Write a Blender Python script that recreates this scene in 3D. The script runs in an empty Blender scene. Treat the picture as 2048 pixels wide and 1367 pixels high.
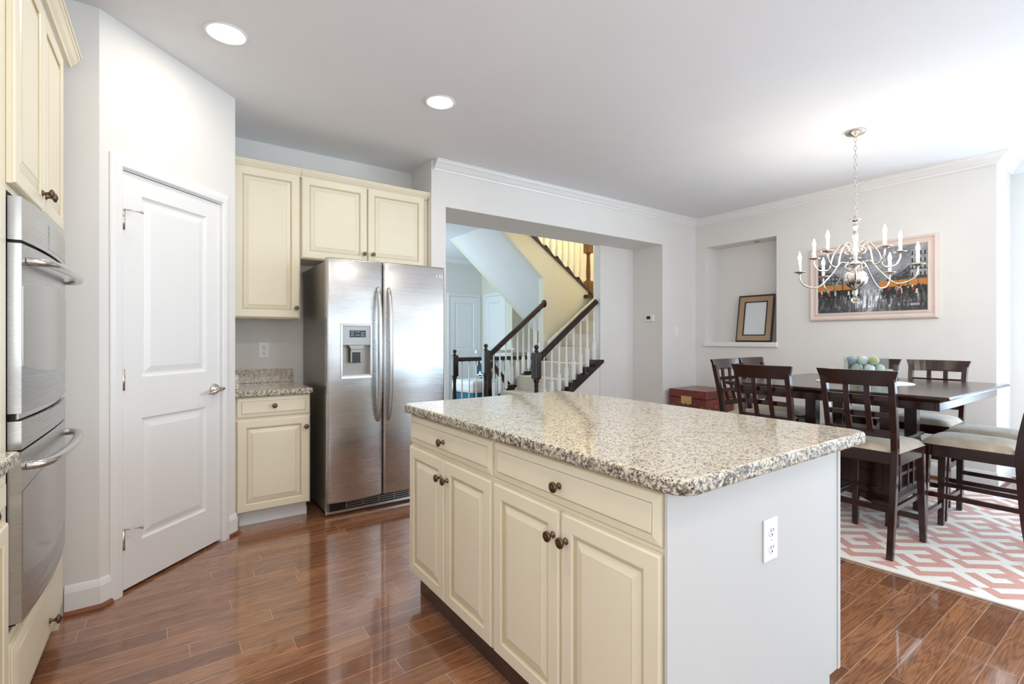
import bpy, bmesh, math, random
import numpy as np
from mathutils import Vector, Matrix
random.seed(7)
S = bpy.context.scene
COL = S.collection
PI = math.pi
# ------------------------------------------------------------------ camera
FPX, YAW, EYE = 972.4, 0.61407, 1.23
cam_d = bpy.data.cameras.new('camera'); cam = bpy.data.objects.new('camera', cam_d); COL.objects.link(cam)
cam_d.sensor_width = 36.0; cam_d.lens = 36.0 * FPX / 2048.0
cam_d.shift_y = -6.75 / 2048.0
cam_d.clip_start = 0.02
cam.location = (0, 0, EYE); cam.rotation_euler = (PI / 2, 0, -YAW)
S.camera = cam
# ------------------------------------------------------------------ world, view, daylight
S.view_settings.view_transform = 'Standard'; S.view_settings.look = 'None'
S.view_settings.exposure = 0.42; S.view_settings.gamma = 1.0
try: S.view_settings.use_curve_mapping = False
except Exception: pass
W = bpy.data.worlds.new('world'); S.world = W; W.use_nodes = True
W.node_tree.nodes['Background'].inputs[0].default_value = (0.80, 0.90, 1.0, 1)
W.node_tree.nodes['Background'].inputs[1].default_value = 1.2
CE = 2.743
def area(name, loc, direction, sx, sy, power, color, spread=PI):
    l = bpy.data.lights.new(name, 'AREA'); l.shape = 'RECTANGLE'; l.size = sx; l.size_y = sy
    l.energy = power; l.color = color; l.spread = spread
    o = bpy.data.objects.new(name, l); COL.objects.link(o); o.location = loc
    o.rotation_euler = Vector(direction).to_track_quat('-Z', 'Y').to_euler()
    return o
def point(name, loc, power, color, r=0.03):
    l = bpy.data.lights.new(name, 'POINT'); l.energy = power; l.color = color; l.shadow_soft_size = r
    o = bpy.data.objects.new(name, l); COL.objects.link(o); o.location = loc
    return o
DAY = (0.64, 0.84, 1.0); WARM = (1.0, 0.86, 0.70); NEUT = (1.0, 0.89, 0.76)
area('daylight_rear_door', (3.7, -2.18, 1.2), (0, 1, 0.22), 3.0, 2.0, 26, DAY)
area('daylight_rear_window', (0.9, -2.18, 1.55), (0, 1, 0.2), 1.6, 1.2, 5, (0.95, 0.97, 1.0))
area('kitchen_fill', (-0.98, -0.95, 1.6), (1, 0.15, 0.12), 1.5, 1.1, 19, (0.92, 0.96, 1.0))  # added fill for island fronts and dining wall, no window known here
area('daylight_side_window', (6.03, -0.75, 1.35), (-1, 0.1, 0.1), 2.1, 1.7, 80, DAY)
area('daylight_front_hall', (2.15, 7.2, 1.5), (1, -0.25, 0.12), 1.5, 2.0, 36, (0.64, 0.86, 1.0))
point('stairwell_lamp', (5.0, 5.9, 4.0), 46, (1.0, 0.86, 0.56), 0.15)
point('landing_lamp', (5.6, 4.75, 3.6), 13, (1.0, 0.90, 0.66), 0.12)
for i, (x, y) in enumerate(((0.232, 1.2), (1.417, 1.2), (0.6, -0.6), (2.4, -0.9), (4.2, -1.2))):
    a = area('ceiling_can_light', (x, y, CE - 0.02), (0, 0, -1), 0.15, 0.15, 6.2, NEUT)
# ------------------------------------------------------------------ mesh kit
class MB:
    def __init__(self): self.v = []; self.f = []; self.m = []; self.s = []
    def add(self, vs, fs, m=0, smooth=False):
        o = len(self.v); self.v += [tuple(p) for p in vs]
        for q in fs: self.f.append([i + o for i in q]); self.m.append(m); self.s.append(smooth)
    def box(self, x0, x1, y0, y1, z0, z1, m=0, b=0.0, tf=None):
        x0, x1 = min(x0, x1), max(x0, x1); y0, y1 = min(y0, y1), max(y0, y1); z0, z1 = min(z0, z1), max(z0, z1)
        if b <= 0:
            vs = [(x, y, z) for z in (z0, z1) for y in (y0, y1) for x in (x0, x1)]
            fs = [(0, 2, 3, 1), (4, 5, 7, 6), (0, 1, 5, 4), (2, 6, 7, 3), (0, 4, 6, 2), (1, 3, 7, 5)]
            if tf: vs = [tf(*p) for p in vs]
            self.add(vs, fs, m); return self
        bm = bmesh.new(); bmesh.ops.create_cube(bm, size=1)
        for v in bm.verts: v.co = Vector(((x0 + x1) / 2 + v.co.x * (x1 - x0), (y0 + y1) / 2 + v.co.y * (y1 - y0), (z0 + z1) / 2 + v.co.z * (z1 - z0)))
        b = min(b, 0.45 * min(x1 - x0, y1 - y0, z1 - z0))
        bmesh.ops.bevel(bm, geom=bm.edges[:], offset=b, segments=2, affect='EDGES', profile=0.5)
        bm.verts.index_update()
        vs = [tuple(v.co) for v in bm.verts]
        if tf: vs = [tf(*p) for p in vs]
        self.add(vs, [[v.index for v in f.verts] for f in bm.faces], m); bm.free(); return self
    def prism(self, poly, h0, h1, axis='z', m=0):
        n = len(poly)
        def mp(a, b, h):
            return {'z': (a, b, h), 'y': (a, h, b), 'x': (h, a, b)}[axis]
        vs = [mp(a, b, h0) for a, b in poly] + [mp(a, b, h1) for a, b in poly]
        fs = [list(range(n))[::-1], list(range(n, 2 * n))] + [[i, (i + 1) % n, n + (i + 1) % n, n + i] for i in range(n)]
        self.add(vs, fs, m); return self
    def tube(self, pts, r, n=10, m=0, caps=True, flat=1.0):
        pts = [Vector(p) for p in pts]; k = len(pts)
        rs = r if isinstance(r, (list, tuple)) else [r] * k
        T = [(pts[min(i + 1, k - 1)] - pts[max(i - 1, 0)]).normalized() for i in range(k)]
        up = Vector((0, 0, 1)) if abs(T[0].z) < 0.9 else Vector((1, 0, 0))
        N = (up - T[0] * up.dot(T[0])).normalized(); vs = []
        for i in range(k):
            N = (N - T[i] * N.dot(T[i])).normalized(); B = T[i].cross(N)
            for j in range(n):
                a = 2 * PI * j / n; vs.append(pts[i] + N * (math.cos(a) * rs[i]) + B * (math.sin(a) * rs[i] * flat))
        fs = [[i * n + j, i * n + (j + 1) % n, (i + 1) * n + (j + 1) % n, (i + 1) * n + j] for i in range(k - 1) for j in range(n)]
        self.add(vs, fs, m, True)
        if caps:
            o = len(self.v) - len(vs)
            self.f.append([o + j for j in range(n)][::-1]); self.m.append(m); self.s.append(False)
            self.f.append([o + (k - 1) * n + j for j in range(n)]); self.m.append(m); self.s.append(False)
        return self
    def lathe(self, prof, n=20, m=0, axis='z', o=(0, 0, 0), lobes=0, depth=0.0):
        vs = []
        for (r, h) in prof:
            for j in range(n):
                a = 2 * PI * j / n; rr = r * (1 - depth * (0.5 + 0.5 * math.cos(lobes * a)) if lobes else 1)
                p = (rr * math.cos(a), rr * math.sin(a), h)
                if axis == 'y': p = (p[0], -p[2], p[1])
                if axis == 'x': p = (p[2], p[0], p[1])
                vs.append((p[0] + o[0], p[1] + o[1], p[2] + o[2]))
        k = len(prof)
        fs = [[i * n + j, i * n + (j + 1) % n, (i + 1) * n + (j + 1) % n, (i + 1) * n + j] for i in range(k - 1) for j in range(n)]
        fs += [list(range(n))[::-1], list(range((k - 1) * n, k * n))]
        self.add(vs, fs, m, True); return self
    def loops(self, rects, mats, mp, fill=True):
        """nested rectangles (x0,x1,z0,z1,y); mats per band, last one for the fill"""
        vs = []
        for (x0, x1, z0, z1, y) in rects: vs += [mp(x0, z0, y), mp(x1, z0, y), mp(x1, z1, y), mp(x0, z1, y)]
        for i in range(len(rects) - 1):
            for j in range(4):
                self.add([vs[4 * i + j], vs[4 * i + (j + 1) % 4], vs[4 * i + 4 + (j + 1) % 4], vs[4 * i + 4 + j]], [(0, 1, 2, 3)], mats[i])
        if fill: self.add(vs[-4:], [(0, 1, 2, 3)], mats[-1])
        return self
    def sweep(self, path, prof, mp, m=0, side=1):
        """mitred profile (offset, height) along a 2D path"""
        P = [Vector(p) for p in path]; n = len(P); rows = []
        for i in range(n):
            ds = []
            if i > 0: ds.append((P[i] - P[i - 1]).normalized())
            if i < n - 1: ds.append((P[i + 1] - P[i]).normalized())
            ns = [Vector((-d.y, d.x)) * side for d in ds]
            if len(ns) == 2:
                q = ns[0] + ns[1]; nv = q / max(1e-6, (1 + ns[0].dot(ns[1])))
            else: nv = ns[0]
            rows.append([mp(P[i].x + nv.x * o, P[i].y + nv.y * o, h) for o, h in prof])
        k = len(prof); vs = [p for r in rows for p in r]
        fs = [[i * k + j, i * k + (j + 1) % k, (i + 1) * k + (j + 1) % k, (i + 1) * k + j] for i in range(n - 1) for j in range(k)]
        fs += [list(range(k))[::-1], list(range((n - 1) * k, n * k))]
        self.add(vs, fs, m); return self
    def build(self, name, mats, parent=None, bevel=0.0, loc=None):
        me = bpy.data.meshes.new(name); me.from_pydata([tuple(p) for p in self.v], [], self.f)
        if not isinstance(mats, (list, tuple)): mats = [mats]
        for q in mats: me.materials.append(q)
        for p, mi, sm in zip(me.polygons, self.m, self.s): p.material_index = mi; p.use_smooth = sm
        bm = bmesh.new(); bm.from_mesh(me); bmesh.ops.recalc_face_normals(bm, faces=bm.faces[:]); bm.to_mesh(me); bm.free()
        me.update()
        o = bpy.data.objects.new(name, me); COL.objects.link(o)
        if parent is not None: o.parent = parent
        if loc is not None: o.location = loc
        if bevel > 0:
            b = o.modifiers.new('bevel', 'BEVEL'); b.width = bevel; b.segments = 2; b.limit_method = 'ANGLE'; b.angle_limit = math.radians(40)
        return o
def tag(o, label, cat, group=None, kind=None):
    o['label'] = label; o['category'] = cat
    if group: o['group'] = group
    if kind: o['kind'] = kind
    return o
def thing(name, label, cat, loc=(0, 0, 0), rz=0.0, group=None):
    o = bpy.data.objects.new(name, None); COL.objects.link(o); o.location = loc; o.rotation_euler = (0, 0, rz)
    o.empty_display_size = 0.1
    return tag(o, label, cat, group)
def struct(o):
    o['kind'] = 'structure'; return o
def dup(root, loc, rz, label=None, group=None):
    r = root.copy(); COL.objects.link(r); r.location = loc; r.rotation_euler = (0, 0, rz)
    if label: r['label'] = label
    if group: r['group'] = group
    for ch in list(root.children):
        c = ch.copy(); COL.objects.link(c); c.parent = r
        for g in list(ch.children):
            d = g.copy(); COL.objects.link(d); d.parent = c
    return r
def bez(pts, n=24):
    """Catmull-Rom through points"""
    P = [Vector(p) for p in pts]; P = [2 * P[0] - P[1]] + P + [2 * P[-1] - P[-2]]; out = []
    segs = len(P) - 3; per = max(2, n // segs)
    for i in range(segs):
        a, b, c, d = P[i:i + 4]
        for k in range(per):
            t = k / per
            out.append(0.5 * ((2 * b) + (c - a) * t + (2 * a - 5 * b + 4 * c - d) * t * t + (3 * b - a - 3 * c + d) * t ** 3))
    out.append(P[-2]); return out
XYZ = lambda x, y, z: (x, y, z)
FRONT = lambda x, z, y: (x, y, z)
# ------------------------------------------------------------------ materials
def srgb(r, g, b):
    return tuple(((c / 255) / 12.92 if c / 255 <= 0.04045 else ((c / 255 + 0.055) / 1.055) ** 2.4) for c in (r, g, b)) + (1,)
class NT:
    def __init__(self, name):
        self.m = bpy.data.materials.new(name); self.m.use_nodes = True
        self.t = self.m.node_tree; self.n = self.t.nodes; self.bs = self.n['Principled BSDF']
    def node(self, typ, **kw):
        q = self.n.new(typ)
        for k, v in kw.items():
            if k.startswith('i_'): q.inputs[k[2:].replace('_', ' ')].default_value = v
            else: setattr(q, k, v)
        return q
    def link(self, a, b): self.t.links.new(a, b)
    def math(self, op, a, b=None, c=None):
        q = self.n.new('ShaderNodeMath'); q.operation = op
        for i, x in enumerate((a, b, c)):
            if x is None: continue
            if isinstance(x, (int, float)): q.inputs[i].default_value = x
            else: self.link(x, q.inputs[i])
        return q.outputs[0]
    def coord(self): return self.n.new('ShaderNodeTexCoord').outputs['Object']
    def mapping(self, vec, scale=(1, 1, 1), rot=(0, 0, 0)):
        q = self.n.new('ShaderNodeMapping'); self.link(vec, q.inputs[0]); q.inputs['Scale'].default_value = scale; q.inputs['Rotation'].default_value = rot
        return q.outputs[0]
    def noise(self, vec, scale, detail=4, rough=0.5, dist=0.0):
        q = self.n.new('ShaderNodeTexNoise'); self.link(vec, q.inputs['Vector'])
        q.inputs['Scale'].default_value = scale; q.inputs['Detail'].default_value = detail; q.inputs['Roughness'].default_value = rough; q.inputs['Distortion'].default_value = dist
        return q.outputs['Fac']
    def ramp(self, fac, stops, interp='LINEAR'):
        q = self.n.new('ShaderNodeValToRGB'); self.link(fac, q.inputs[0]); e = q.color_ramp.elements; q.color_ramp.interpolation = interp
        while len(e) < len(stops): e.new(0.5)
        for x, (p, c) in zip(e, stops): x.position = p; x.color = c
        return q.outputs[0]
    def mix(self, fac, a, b, mode='MIX'):
        q = self.n.new('ShaderNodeMix'); q.data_type = 'RGBA'; q.blend_type = mode
        for s, x in ((q.inputs['Factor'], fac), (q.inputs[6], a), (q.inputs[7], b)):
            if isinstance(x, (int, float)): s.default_value = x
            elif isinstance(x, tuple): s.default_value = x
            else: self.link(x, s)
        return q.outputs[2]
    def bump(self, h, strength=0.2, dist=0.01):
        q = self.n.new('ShaderNodeBump'); q.inputs['Strength'].default_value = strength; q.inputs['Distance'].default_value = dist
        self.link(h, q.inputs['Height']); self.link(q.outputs[0], self.bs.inputs['Normal'])
    def col(self, c):
        if isinstance(c, tuple): self.bs.inputs['Base Color'].default_value = c
        else: self.link(c, self.bs.inputs['Base Color'])
    def set(self, **kw):
        for k, v in kw.items(): self.bs.inputs[k.replace('_', ' ')].default_value = v
        return self
def paint(name, c, rough=0.5, var=0.03, spec=0.5, coat=0.0, bump=0.0):
    q = NT(name); n = q.noise(q.coord(), 3.0, 3)
    d = tuple(x * (1 - var) for x in c[:3]) + (1,); l = tuple(min(1, x * (1 + var)) for x in c[:3]) + (1,)
    q.col(q.ramp(n, [(0.3, d), (0.7, l)])); q.set(Roughness=rough, Specular_IOR_Level=spec, Coat_Weight=coat)
    if bump: q.bump(q.noise(q.coord(), 180.0, 3), bump, 0.002)
    return q.m
def wood(name, dark, light, rough=0.3, scale=(1.5, 18, 18), coat=0.3):
    q = NT(name); v = q.mapping(q.coord(), scale); n = q.noise(v, 1.6, 6, 0.6, 0.6)
    q.col(q.ramp(n, [(0.3, dark), (0.7, light)])); q.set(Roughness=rough, Coat_Weight=coat, Coat_Roughness=0.15); return q.m
def metal(name, c, rough, aniso=0.0, brush=None):
    q = NT(name); q.set(Metallic=1.0, Roughness=rough, Anisotropic=aniso); q.col(c)
    if brush:
        n = q.noise(q.mapping(q.coord(), brush), 1.0, 4, 0.6)
        q.link(q.ramp(n, [(0.3, (rough * 0.8,) * 3 + (1,)), (0.7, (rough * 1.25,) * 3 + (1,))]), q.bs.inputs['Roughness'])
        w_ = q.noise(q.mapping(q.coord(), (1.2, 1.2, 4.5)), 1.0, 2); q.bump(q.math('ADD', q.math('MULTIPLY', n, 0.004), w_), 0.10, 0.03)
    return q.m
def glow(name, c, strength):
    q = NT(name); q.col(c); q.bs.inputs['Emission Color'].default_value = c; q.bs.inputs['Emission Strength'].default_value = strength; return q.m
M = {}
M['wall'] = paint('wall_paint', srgb(233, 231, 228), 0.75, 0.012, 0.3)
M['wallhall'] = paint('hall_wall_paint', srgb(229, 225, 208), 0.75, 0.012, 0.3)
M['ceil'] = paint('ceiling_paint', srgb(236, 238, 242), 0.85, 0.01, 0.2)
M['trim'] = paint('white_trim_paint', srgb(240, 240, 240), 0.38, 0.01)
M['cream'] = paint('cream_cabinet_paint', srgb(236, 227, 204), 0.36, 0.02)
M['glaze'] = paint('cream_glaze', srgb(210, 196, 164), 0.45, 0.05)
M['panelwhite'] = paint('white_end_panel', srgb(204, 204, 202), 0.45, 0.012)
M['plastic'] = paint('white_plastic', srgb(245, 245, 245), 0.3, 0.0)
M['slot'] = paint('dark_slot', srgb(40, 38, 36), 0.5, 0.0)
M['black'] = paint('black_plastic', srgb(18, 18, 20), 0.3, 0.0)
M['steel'] = metal('brushed_steel', (0.58, 0.585, 0.59, 1), 0.29, 0.6, (2, 2, 260))
M['steelv'] = metal('satin_steel', (0.58, 0.57, 0.56, 1), 0.26)
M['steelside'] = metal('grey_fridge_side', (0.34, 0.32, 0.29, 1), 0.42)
M['ovenglass'] = metal('oven_glass', (0.40, 0.385, 0.36, 1), 0.16)
M['nickel'] = metal('satin_nickel', (0.62, 0.58, 0.53, 1), 0.25)
M['bronze'] = metal('oil_rubbed_bronze', (0.16, 0.11, 0.08, 1), 0.32)
M['brass'] = metal('aged_brass', (0.72, 0.52, 0.22, 1), 0.3)
M['espresso'] = wood('espresso_wood', srgb(34, 15, 14), srgb(54, 25, 20), 0.22, (9, 9, 9))
M['darkrail'] = wood('dark_stair_wood', srgb(30, 17, 18), srgb(56, 32, 28), 0.22)
M['mahog'] = wood('chest_leather', srgb(92, 30, 24), srgb(140, 56, 40), 0.32, (6, 6, 6))
M['shoe'] = wood('brown_shoe_moulding', srgb(96, 52, 32), srgb(142, 84, 54), 0.35)
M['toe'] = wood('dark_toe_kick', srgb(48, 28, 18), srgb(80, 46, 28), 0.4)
M['candle'] = paint('candle_sleeve', srgb(250, 248, 240), 0.4, 0.0)
M['bulb'] = glow('lit_bulb', (1.0, 0.86, 0.66, 1), 26)
M['canlens'] = glow('lit_can_lens', (1.0, 0.95, 0.86, 1), 14)
M['cyanled'] = glow('blue_display', (0.22, 0.36, 0.48, 1), 0.10)
M['artframe'] = paint('blush_picture_frame', srgb(226, 208, 198), 0.4, 0.03)
M['tan'] = paint('tan_frame_panel', srgb(172, 146, 116), 0.6, 0.05)
M['paper'] = paint('pale_paper', srgb(222, 228, 232), 0.35, 0.0, 0.5, 0.4)
M['teal'] = paint('teal_fabric', srgb(40, 112, 136), 0.8, 0.1)
M['whitefab'] = paint('white_fabric', srgb(238, 238, 238), 0.85, 0.03)
M['mat'] = paint('round_mat_weave', srgb(226, 224, 216), 0.8, 0.05)
def m_floor():
    q = NT('oak_plank_floor'); co = q.n.new('ShaderNodeTexCoord').outputs['Object']
    sp = q.n.new('ShaderNodeSeparateXYZ'); q.link(co, sp.inputs[0]); x, y = sp.outputs[0], sp.outputs[1]
    w = 0.094
    yr = q.math('DIVIDE', y, w); row = q.math('FLOOR', yr); fy = q.math('FRACT', yr)
    wn = q.node('ShaderNodeTexWhiteNoise', noise_dimensions='1D'); q.link(row, wn.inputs['W'])
    xr = q.math('ADD', q.math('DIVIDE', x, 0.85), q.math('MULTIPLY', wn.outputs['Value'], 7.0)); cl = q.math('FLOOR', xr); fx = q.math('FRACT', xr)
    cb = q.n.new('ShaderNodeCombineXYZ'); q.link(row, cb.inputs[0]); q.link(cl, cb.inputs[1])
    pn = q.node('ShaderNodeTexWhiteNoise', noise_dimensions='2D'); q.link(cb.outputs[0], pn.inputs['Vector']); rnd = pn.outputs['Value']
    g = q.n.new('ShaderNodeCombineXYZ')
    q.link(q.math('ADD', q.math('MULTIPLY', x, 0.75), q.math('MULTIPLY', rnd, 40.0)), g.inputs[0]); q.link(q.math('MULTIPLY', y, 11.0), g.inputs[1]); q.link(q.math('MULTIPLY', rnd, 9.0), g.inputs[2])
    n1 = q.noise(g.outputs[0], 1.5, 2, 0.5, 0.3)
    rings = q.math('FRACT', q.math('MULTIPLY', n1, 15.0))
    rings = q.math('ABSOLUTE', q.math('SUBTRACT', rings, 0.5))
    g2 = q.mapping(co, (14, 220, 1)); fine = q.noise(g2, 1.0, 3, 0.6)
    base = q.ramp(rnd, [(0.0, srgb(138, 90, 62)), (0.35, srgb(166, 111, 76)), (0.7, srgb(188, 131, 91)), (1.0, srgb(152, 101, 72))])
    c = q.mix(q.ramp(rings, [(0.0, (0.6,) * 3 + (1,)), (0.28, (0, 0, 0, 1))]), base, srgb(92, 58, 42))
    c = q.mix(q.ramp(fine, [(0.35, (0.45,) * 3 + (1,)), (0.6, (0, 0, 0, 1))]), c, srgb(98, 64, 46))
    big = q.noise(q.mapping(co, (2.0, 8.0, 1)), 2.0, 3)
    c = q.mix(q.ramp(big, [(0.35, (0.35,) * 3 + (1,)), (0.6, (0, 0, 0, 1))]), c, srgb(92, 62, 50))
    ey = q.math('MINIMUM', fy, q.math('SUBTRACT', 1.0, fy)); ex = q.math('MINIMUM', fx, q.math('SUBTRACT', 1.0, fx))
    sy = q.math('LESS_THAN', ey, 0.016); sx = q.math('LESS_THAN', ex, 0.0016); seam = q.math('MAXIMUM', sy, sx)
    c = q.mix(q.math('MULTIPLY', seam, 0.75), c, srgb(198, 162, 138))  # pale seam edges, with the bevel highlights put into their colour
    q.col(c); q.set(Roughness=0.17, Specular_IOR_Level=0.5, Coat_Weight=1.0, Coat_Roughness=0.05, Coat_IOR=1.5)
    q.link(q.ramp(fine, [(0.3, (0.24,) * 3 + (1,)), (0.7, (0.14,) * 3 + (1,))]), q.bs.inputs['Roughness'])
    h = q.math('SUBTRACT', q.math('MULTIPLY', rings, 0.12), seam); q.bump(h, 0.12, 0.002)
    return q.m
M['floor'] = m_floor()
def m_granite(edge=False):
    q = NT('rough_granite_edge' if edge else 'speckled_granite'); co = q.coord()
    n1 = q.noise(co, 120, 5, 0.62, 0.5); n2 = q.noise(co, 26, 4, 0.6); n3 = q.noise(co, 210, 3, 0.6)
    v = q.node('ShaderNodeTexVoronoi'); v.inputs['Scale'].default_value = 210; q.link(co, v.inputs['Vector'])
    base = q.ramp(n2, [(0.3, srgb(206, 196, 176)), (0.5, srgb(224, 214, 194)), (0.7, srgb(190, 182, 170))])
    c = q.mix(q.ramp(n1, [(0.36, (0.9,) * 3 + (1,)), (0.47, (0, 0, 0, 1))]), base, srgb(122, 116, 110))
    c = q.mix(q.ramp(n3, [(0.60, (0, 0, 0, 1)), (0.68, (0.85,) * 3 + (1,))]), c, srgb(238, 230, 214))
    bl = q.math('ADD', q.math('MULTIPLY', n3, 0.55), q.math('MULTIPLY', n2, 0.45))
    c = q.mix(q.ramp(bl, [(0.39, (1, 1, 1, 1)), (0.43, (0, 0, 0, 1))]), c, srgb(52, 50, 50))
    sepc = q.n.new('ShaderNodeSeparateColor'); q.link(v.outputs['Color'], sepc.inputs[0])
    c = q.mix(q.math('GREATER_THAN', sepc.outputs[0], 0.965), c, srgb(138, 104, 84))
    c = q.mix(q.math('GREATER_THAN', sepc.outputs[1], 0.955), c, srgb(60, 58, 60))
    q.col(c); q.set(Roughness=0.09, Specular_IOR_Level=0.55, Coat_Weight=0.2, Coat_Roughness=0.03)
    if edge:
        e2 = q.noise(co, 70, 5, 0.65, 0.8); c = q.mix(q.ramp(e2, [(0.42, (0.9,) * 3 + (1,)), (0.54, (0, 0, 0, 1))]), c, srgb(70, 64, 58)); q.col(c)
        q.set(Roughness=0.5, Coat_Weight=0.0); q.bump(q.noise(co, 90, 4, 0.6), 0.9, 0.006)
    return q.m
M['granite'] = m_granite(); M['granite_edge'] = m_granite(True)
def m_fab(name, a, b, scale):
    q = NT(name); n = q.noise(q.coord(), scale, 4, 0.6, 1.0); q.col(q.ramp(n, [(0.35, a), (0.65, b)])); q.set(Roughness=0.75, Sheen_Weight=0.5)
    q.bump(q.noise(q.coord(), 400, 2), 0.15, 0.002); return q.m
M['suede'] = m_fab('tan_microsuede', srgb(168, 148, 124), srgb(206, 190, 168), 5)
M['carpet'] = m_fab('beige_carpet', srgb(206, 194, 176), srgb(224, 214, 198), 60)
M['rugcream'] = m_fab('rug_cream_pile', srgb(222, 212, 200), srgb(234, 226, 216), 90)
M['rugcoral'] = m_fab('rug_coral_pile', srgb(186, 110, 86), srgb(202, 128, 102), 90)
def m_zebra():
    q = NT('zebra_print'); w = q.node('ShaderNodeTexWave'); w.inputs['Scale'].default_value = 9; w.inputs['Distortion'].default_value = 5; w.inputs['Detail'].default_value = 1.5
    q.link(q.coord(), w.inputs['Vector']); q.col(q.ramp(w.outputs['Fac'], [(0.45, srgb(30, 62, 84)), (0.55, srgb(236, 240, 242))])); q.set(Roughness=0.85); return q.m
M['zebra'] = m_zebra()
def m_pane(name):
    q = NT(name); tr = q.n.new('ShaderNodeBsdfTransparent'); tr.inputs[0].default_value = (0.95, 0.98, 0.98, 1); gl = q.n.new('ShaderNodeBsdfGlossy'); gl.inputs['Roughness'].default_value = 0.02
    lw = q.n.new('ShaderNodeLayerWeight'); lw.inputs[0].default_value = 0.5; fo = q.math('ADD', q.math('MULTIPLY', q.math('POWER', lw.outputs['Facing'], 4.0), 0.5), 0.04); mx = q.n.new('ShaderNodeMixShader'); q.link(fo, mx.inputs[0]); q.link(tr.outputs[0], mx.inputs[1]); q.link(gl.outputs[0], mx.inputs[2])
    q.link(mx.outputs[0], q.n['Material Output'].inputs[0]); return q.m
def m_glass(name, tint):
    q = NT(name); q.col(tint); q.set(Transmission_Weight=1.0, Roughness=0.02, IOR=1.45); return q.m
M['glass'] = m_pane('clear_glass')
BALLS = [paint('ball_pearl', srgb(206, 214, 214), 0.15, 0.12), paint('ball_sage', srgb(176, 190, 176), 0.15, 0.2), paint('ball_slate', srgb(150, 164, 176), 0.15, 0.15),
         paint('ball_amber', srgb(196, 170, 140), 0.3, 0.3), paint('ball_gold', srgb(190, 184, 140), 0.12, 0.15), paint('ball_ice', srgb(214, 226, 232), 0.1, 0.1)]
# ------------------------------------------------------------------ room shell
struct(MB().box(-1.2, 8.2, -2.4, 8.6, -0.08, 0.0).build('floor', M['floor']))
cm = MB(); cm.box(-1.2, 6.3, -2.4, 4.27, CE, CE + 0.08); cm.box(1.7, 3.495, 4.27, 8.6, CE, CE + 0.08); cm.box(3.495, 8.2, 6.6, 8.6, CE, CE + 0.08)
struct(cm.build('ceiling', M['ceil']))
struct(MB().box(3.2, 6.5, 4.2, 6.62, 4.9, 4.98).build('ceiling_stairwell', M['ceil']))
struct(MB().box(-1.1, -1.0, -2.3, -1.7, 0, CE).box(-1.1, -1.0, -0.2, 4.28, 0, CE).box(-1.1, -1.0, -1.7, -0.2, 0, 1.05).box(-1.1, -1.0, -1.7, -0.2, 2.15, CE).build('wall_left', M['wall']))  # opening in this wall is made up to go with the added fill
RB = MB()                                     # rear wall with the two openings the daylight comes through
RB.box(-1.1, 0.1, -2.3, -2.2, 0, CE); RB.box(0.1, 1.7, -2.3, -2.2, 0, 0.95); RB.box(0.1, 1.7, -2.3, -2.2, 2.15, CE)
RB.box(1.7, 2.2, -2.3, -2.2, 0, CE); RB.box(2.2, 5.2, -2.3, -2.2, 2.2, CE); RB.box(2.2, 5.2, -2.3, -2.2, 0, 0.2); RB.box(5.2, 6.15, -2.3, -2.2, 0, CE)
struct(RB.build('wall_rear', M['wall']))
RW = MB(); RW.box(6.05, 6.15, -2.3, -1.8, 0, CE); RW.box(6.05, 6.15, 0.3, 0.969, 0, CE); RW.box(6.05, 6.15, -1.8, 0.3, 0, 0.5); RW.box(6.05, 6.15, -1.8, 0.3, 2.2, CE)
struct(RW.build('wall_right', M['wall']))
A0 = Vector((-0.262, 2.912)); U0 = Vector((0.70711, 0.70711)); N0 = Vector((0.70711, -0.70711))
def dg(s, z, o=0.0):
    p = A0 + U0 * s + N0 * o; return (p.x, p.y, z)
PW = MB(); PW.prism([(-1.0, 2.912), (-0.262, 2.912), (-0.3034, 3.012), (-1.0, 3.012)], 0, CE)
struct(PW.build('wall_front', M['wall']))
DW = MB()
def dbox(mb, s0, s1, z0, z1, o0, o1, m=0): mb.box(s0, s1, z0, z1, o0, o1, m, tf=lambda s, z, o: dg(s, z, o))
dbox(DW, 0, 0.094, 0, CE, -0.1, 0); dbox(DW, 0.742, 0.8513, 0, CE, -0.1, 0); dbox(DW, 0.094, 0.742, 2.055, CE, -0.1, 0)
struct(DW.build('wall_pantry', M['wall']))
struct(MB().box(0.24, 0.34, 3.514, 4.18, 0, CE).build('wall_alcove', M['wall']))
struct(MB().box(-1.0, 1.815, 4.18, 4.28, 0, CE).build('wall_back', M['wall']))
HW = MB(); HW.box(1.815, 1.951, 3.76, 4.28, 0, CE); HW.box(4.88, 5.545, 3.76, 4.22, 0, CE); HW.box(1.951, 4.88, 3.76, 4.27, 2.366, CE)
struct(HW.build('wall_hall', M['wall']))
NW = MB()
NW.box(5.545, 6.05, 0.969, 2.737, 0, CE); NW.box(5.545, 6.05, 3.617, 4.3, 0, CE); NW.box(5.545, 6.05, 2.737, 3.617, 0, 1.16); NW.box(5.545, 6.05, 2.737, 3.617, 2.378, CE); NW.box(5.80, 6.05, 2.737, 3.617, 1.16, 2.378)
struct(NW.build('wall_dining', M['wall']))
struct(MB().box(5.515, 5.80, 2.722, 3.632, 1.135, 1.188, 0, 0.006).build('trim_1', M['trim'])).__setitem__('label', 'white sill of the wall niche')
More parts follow.
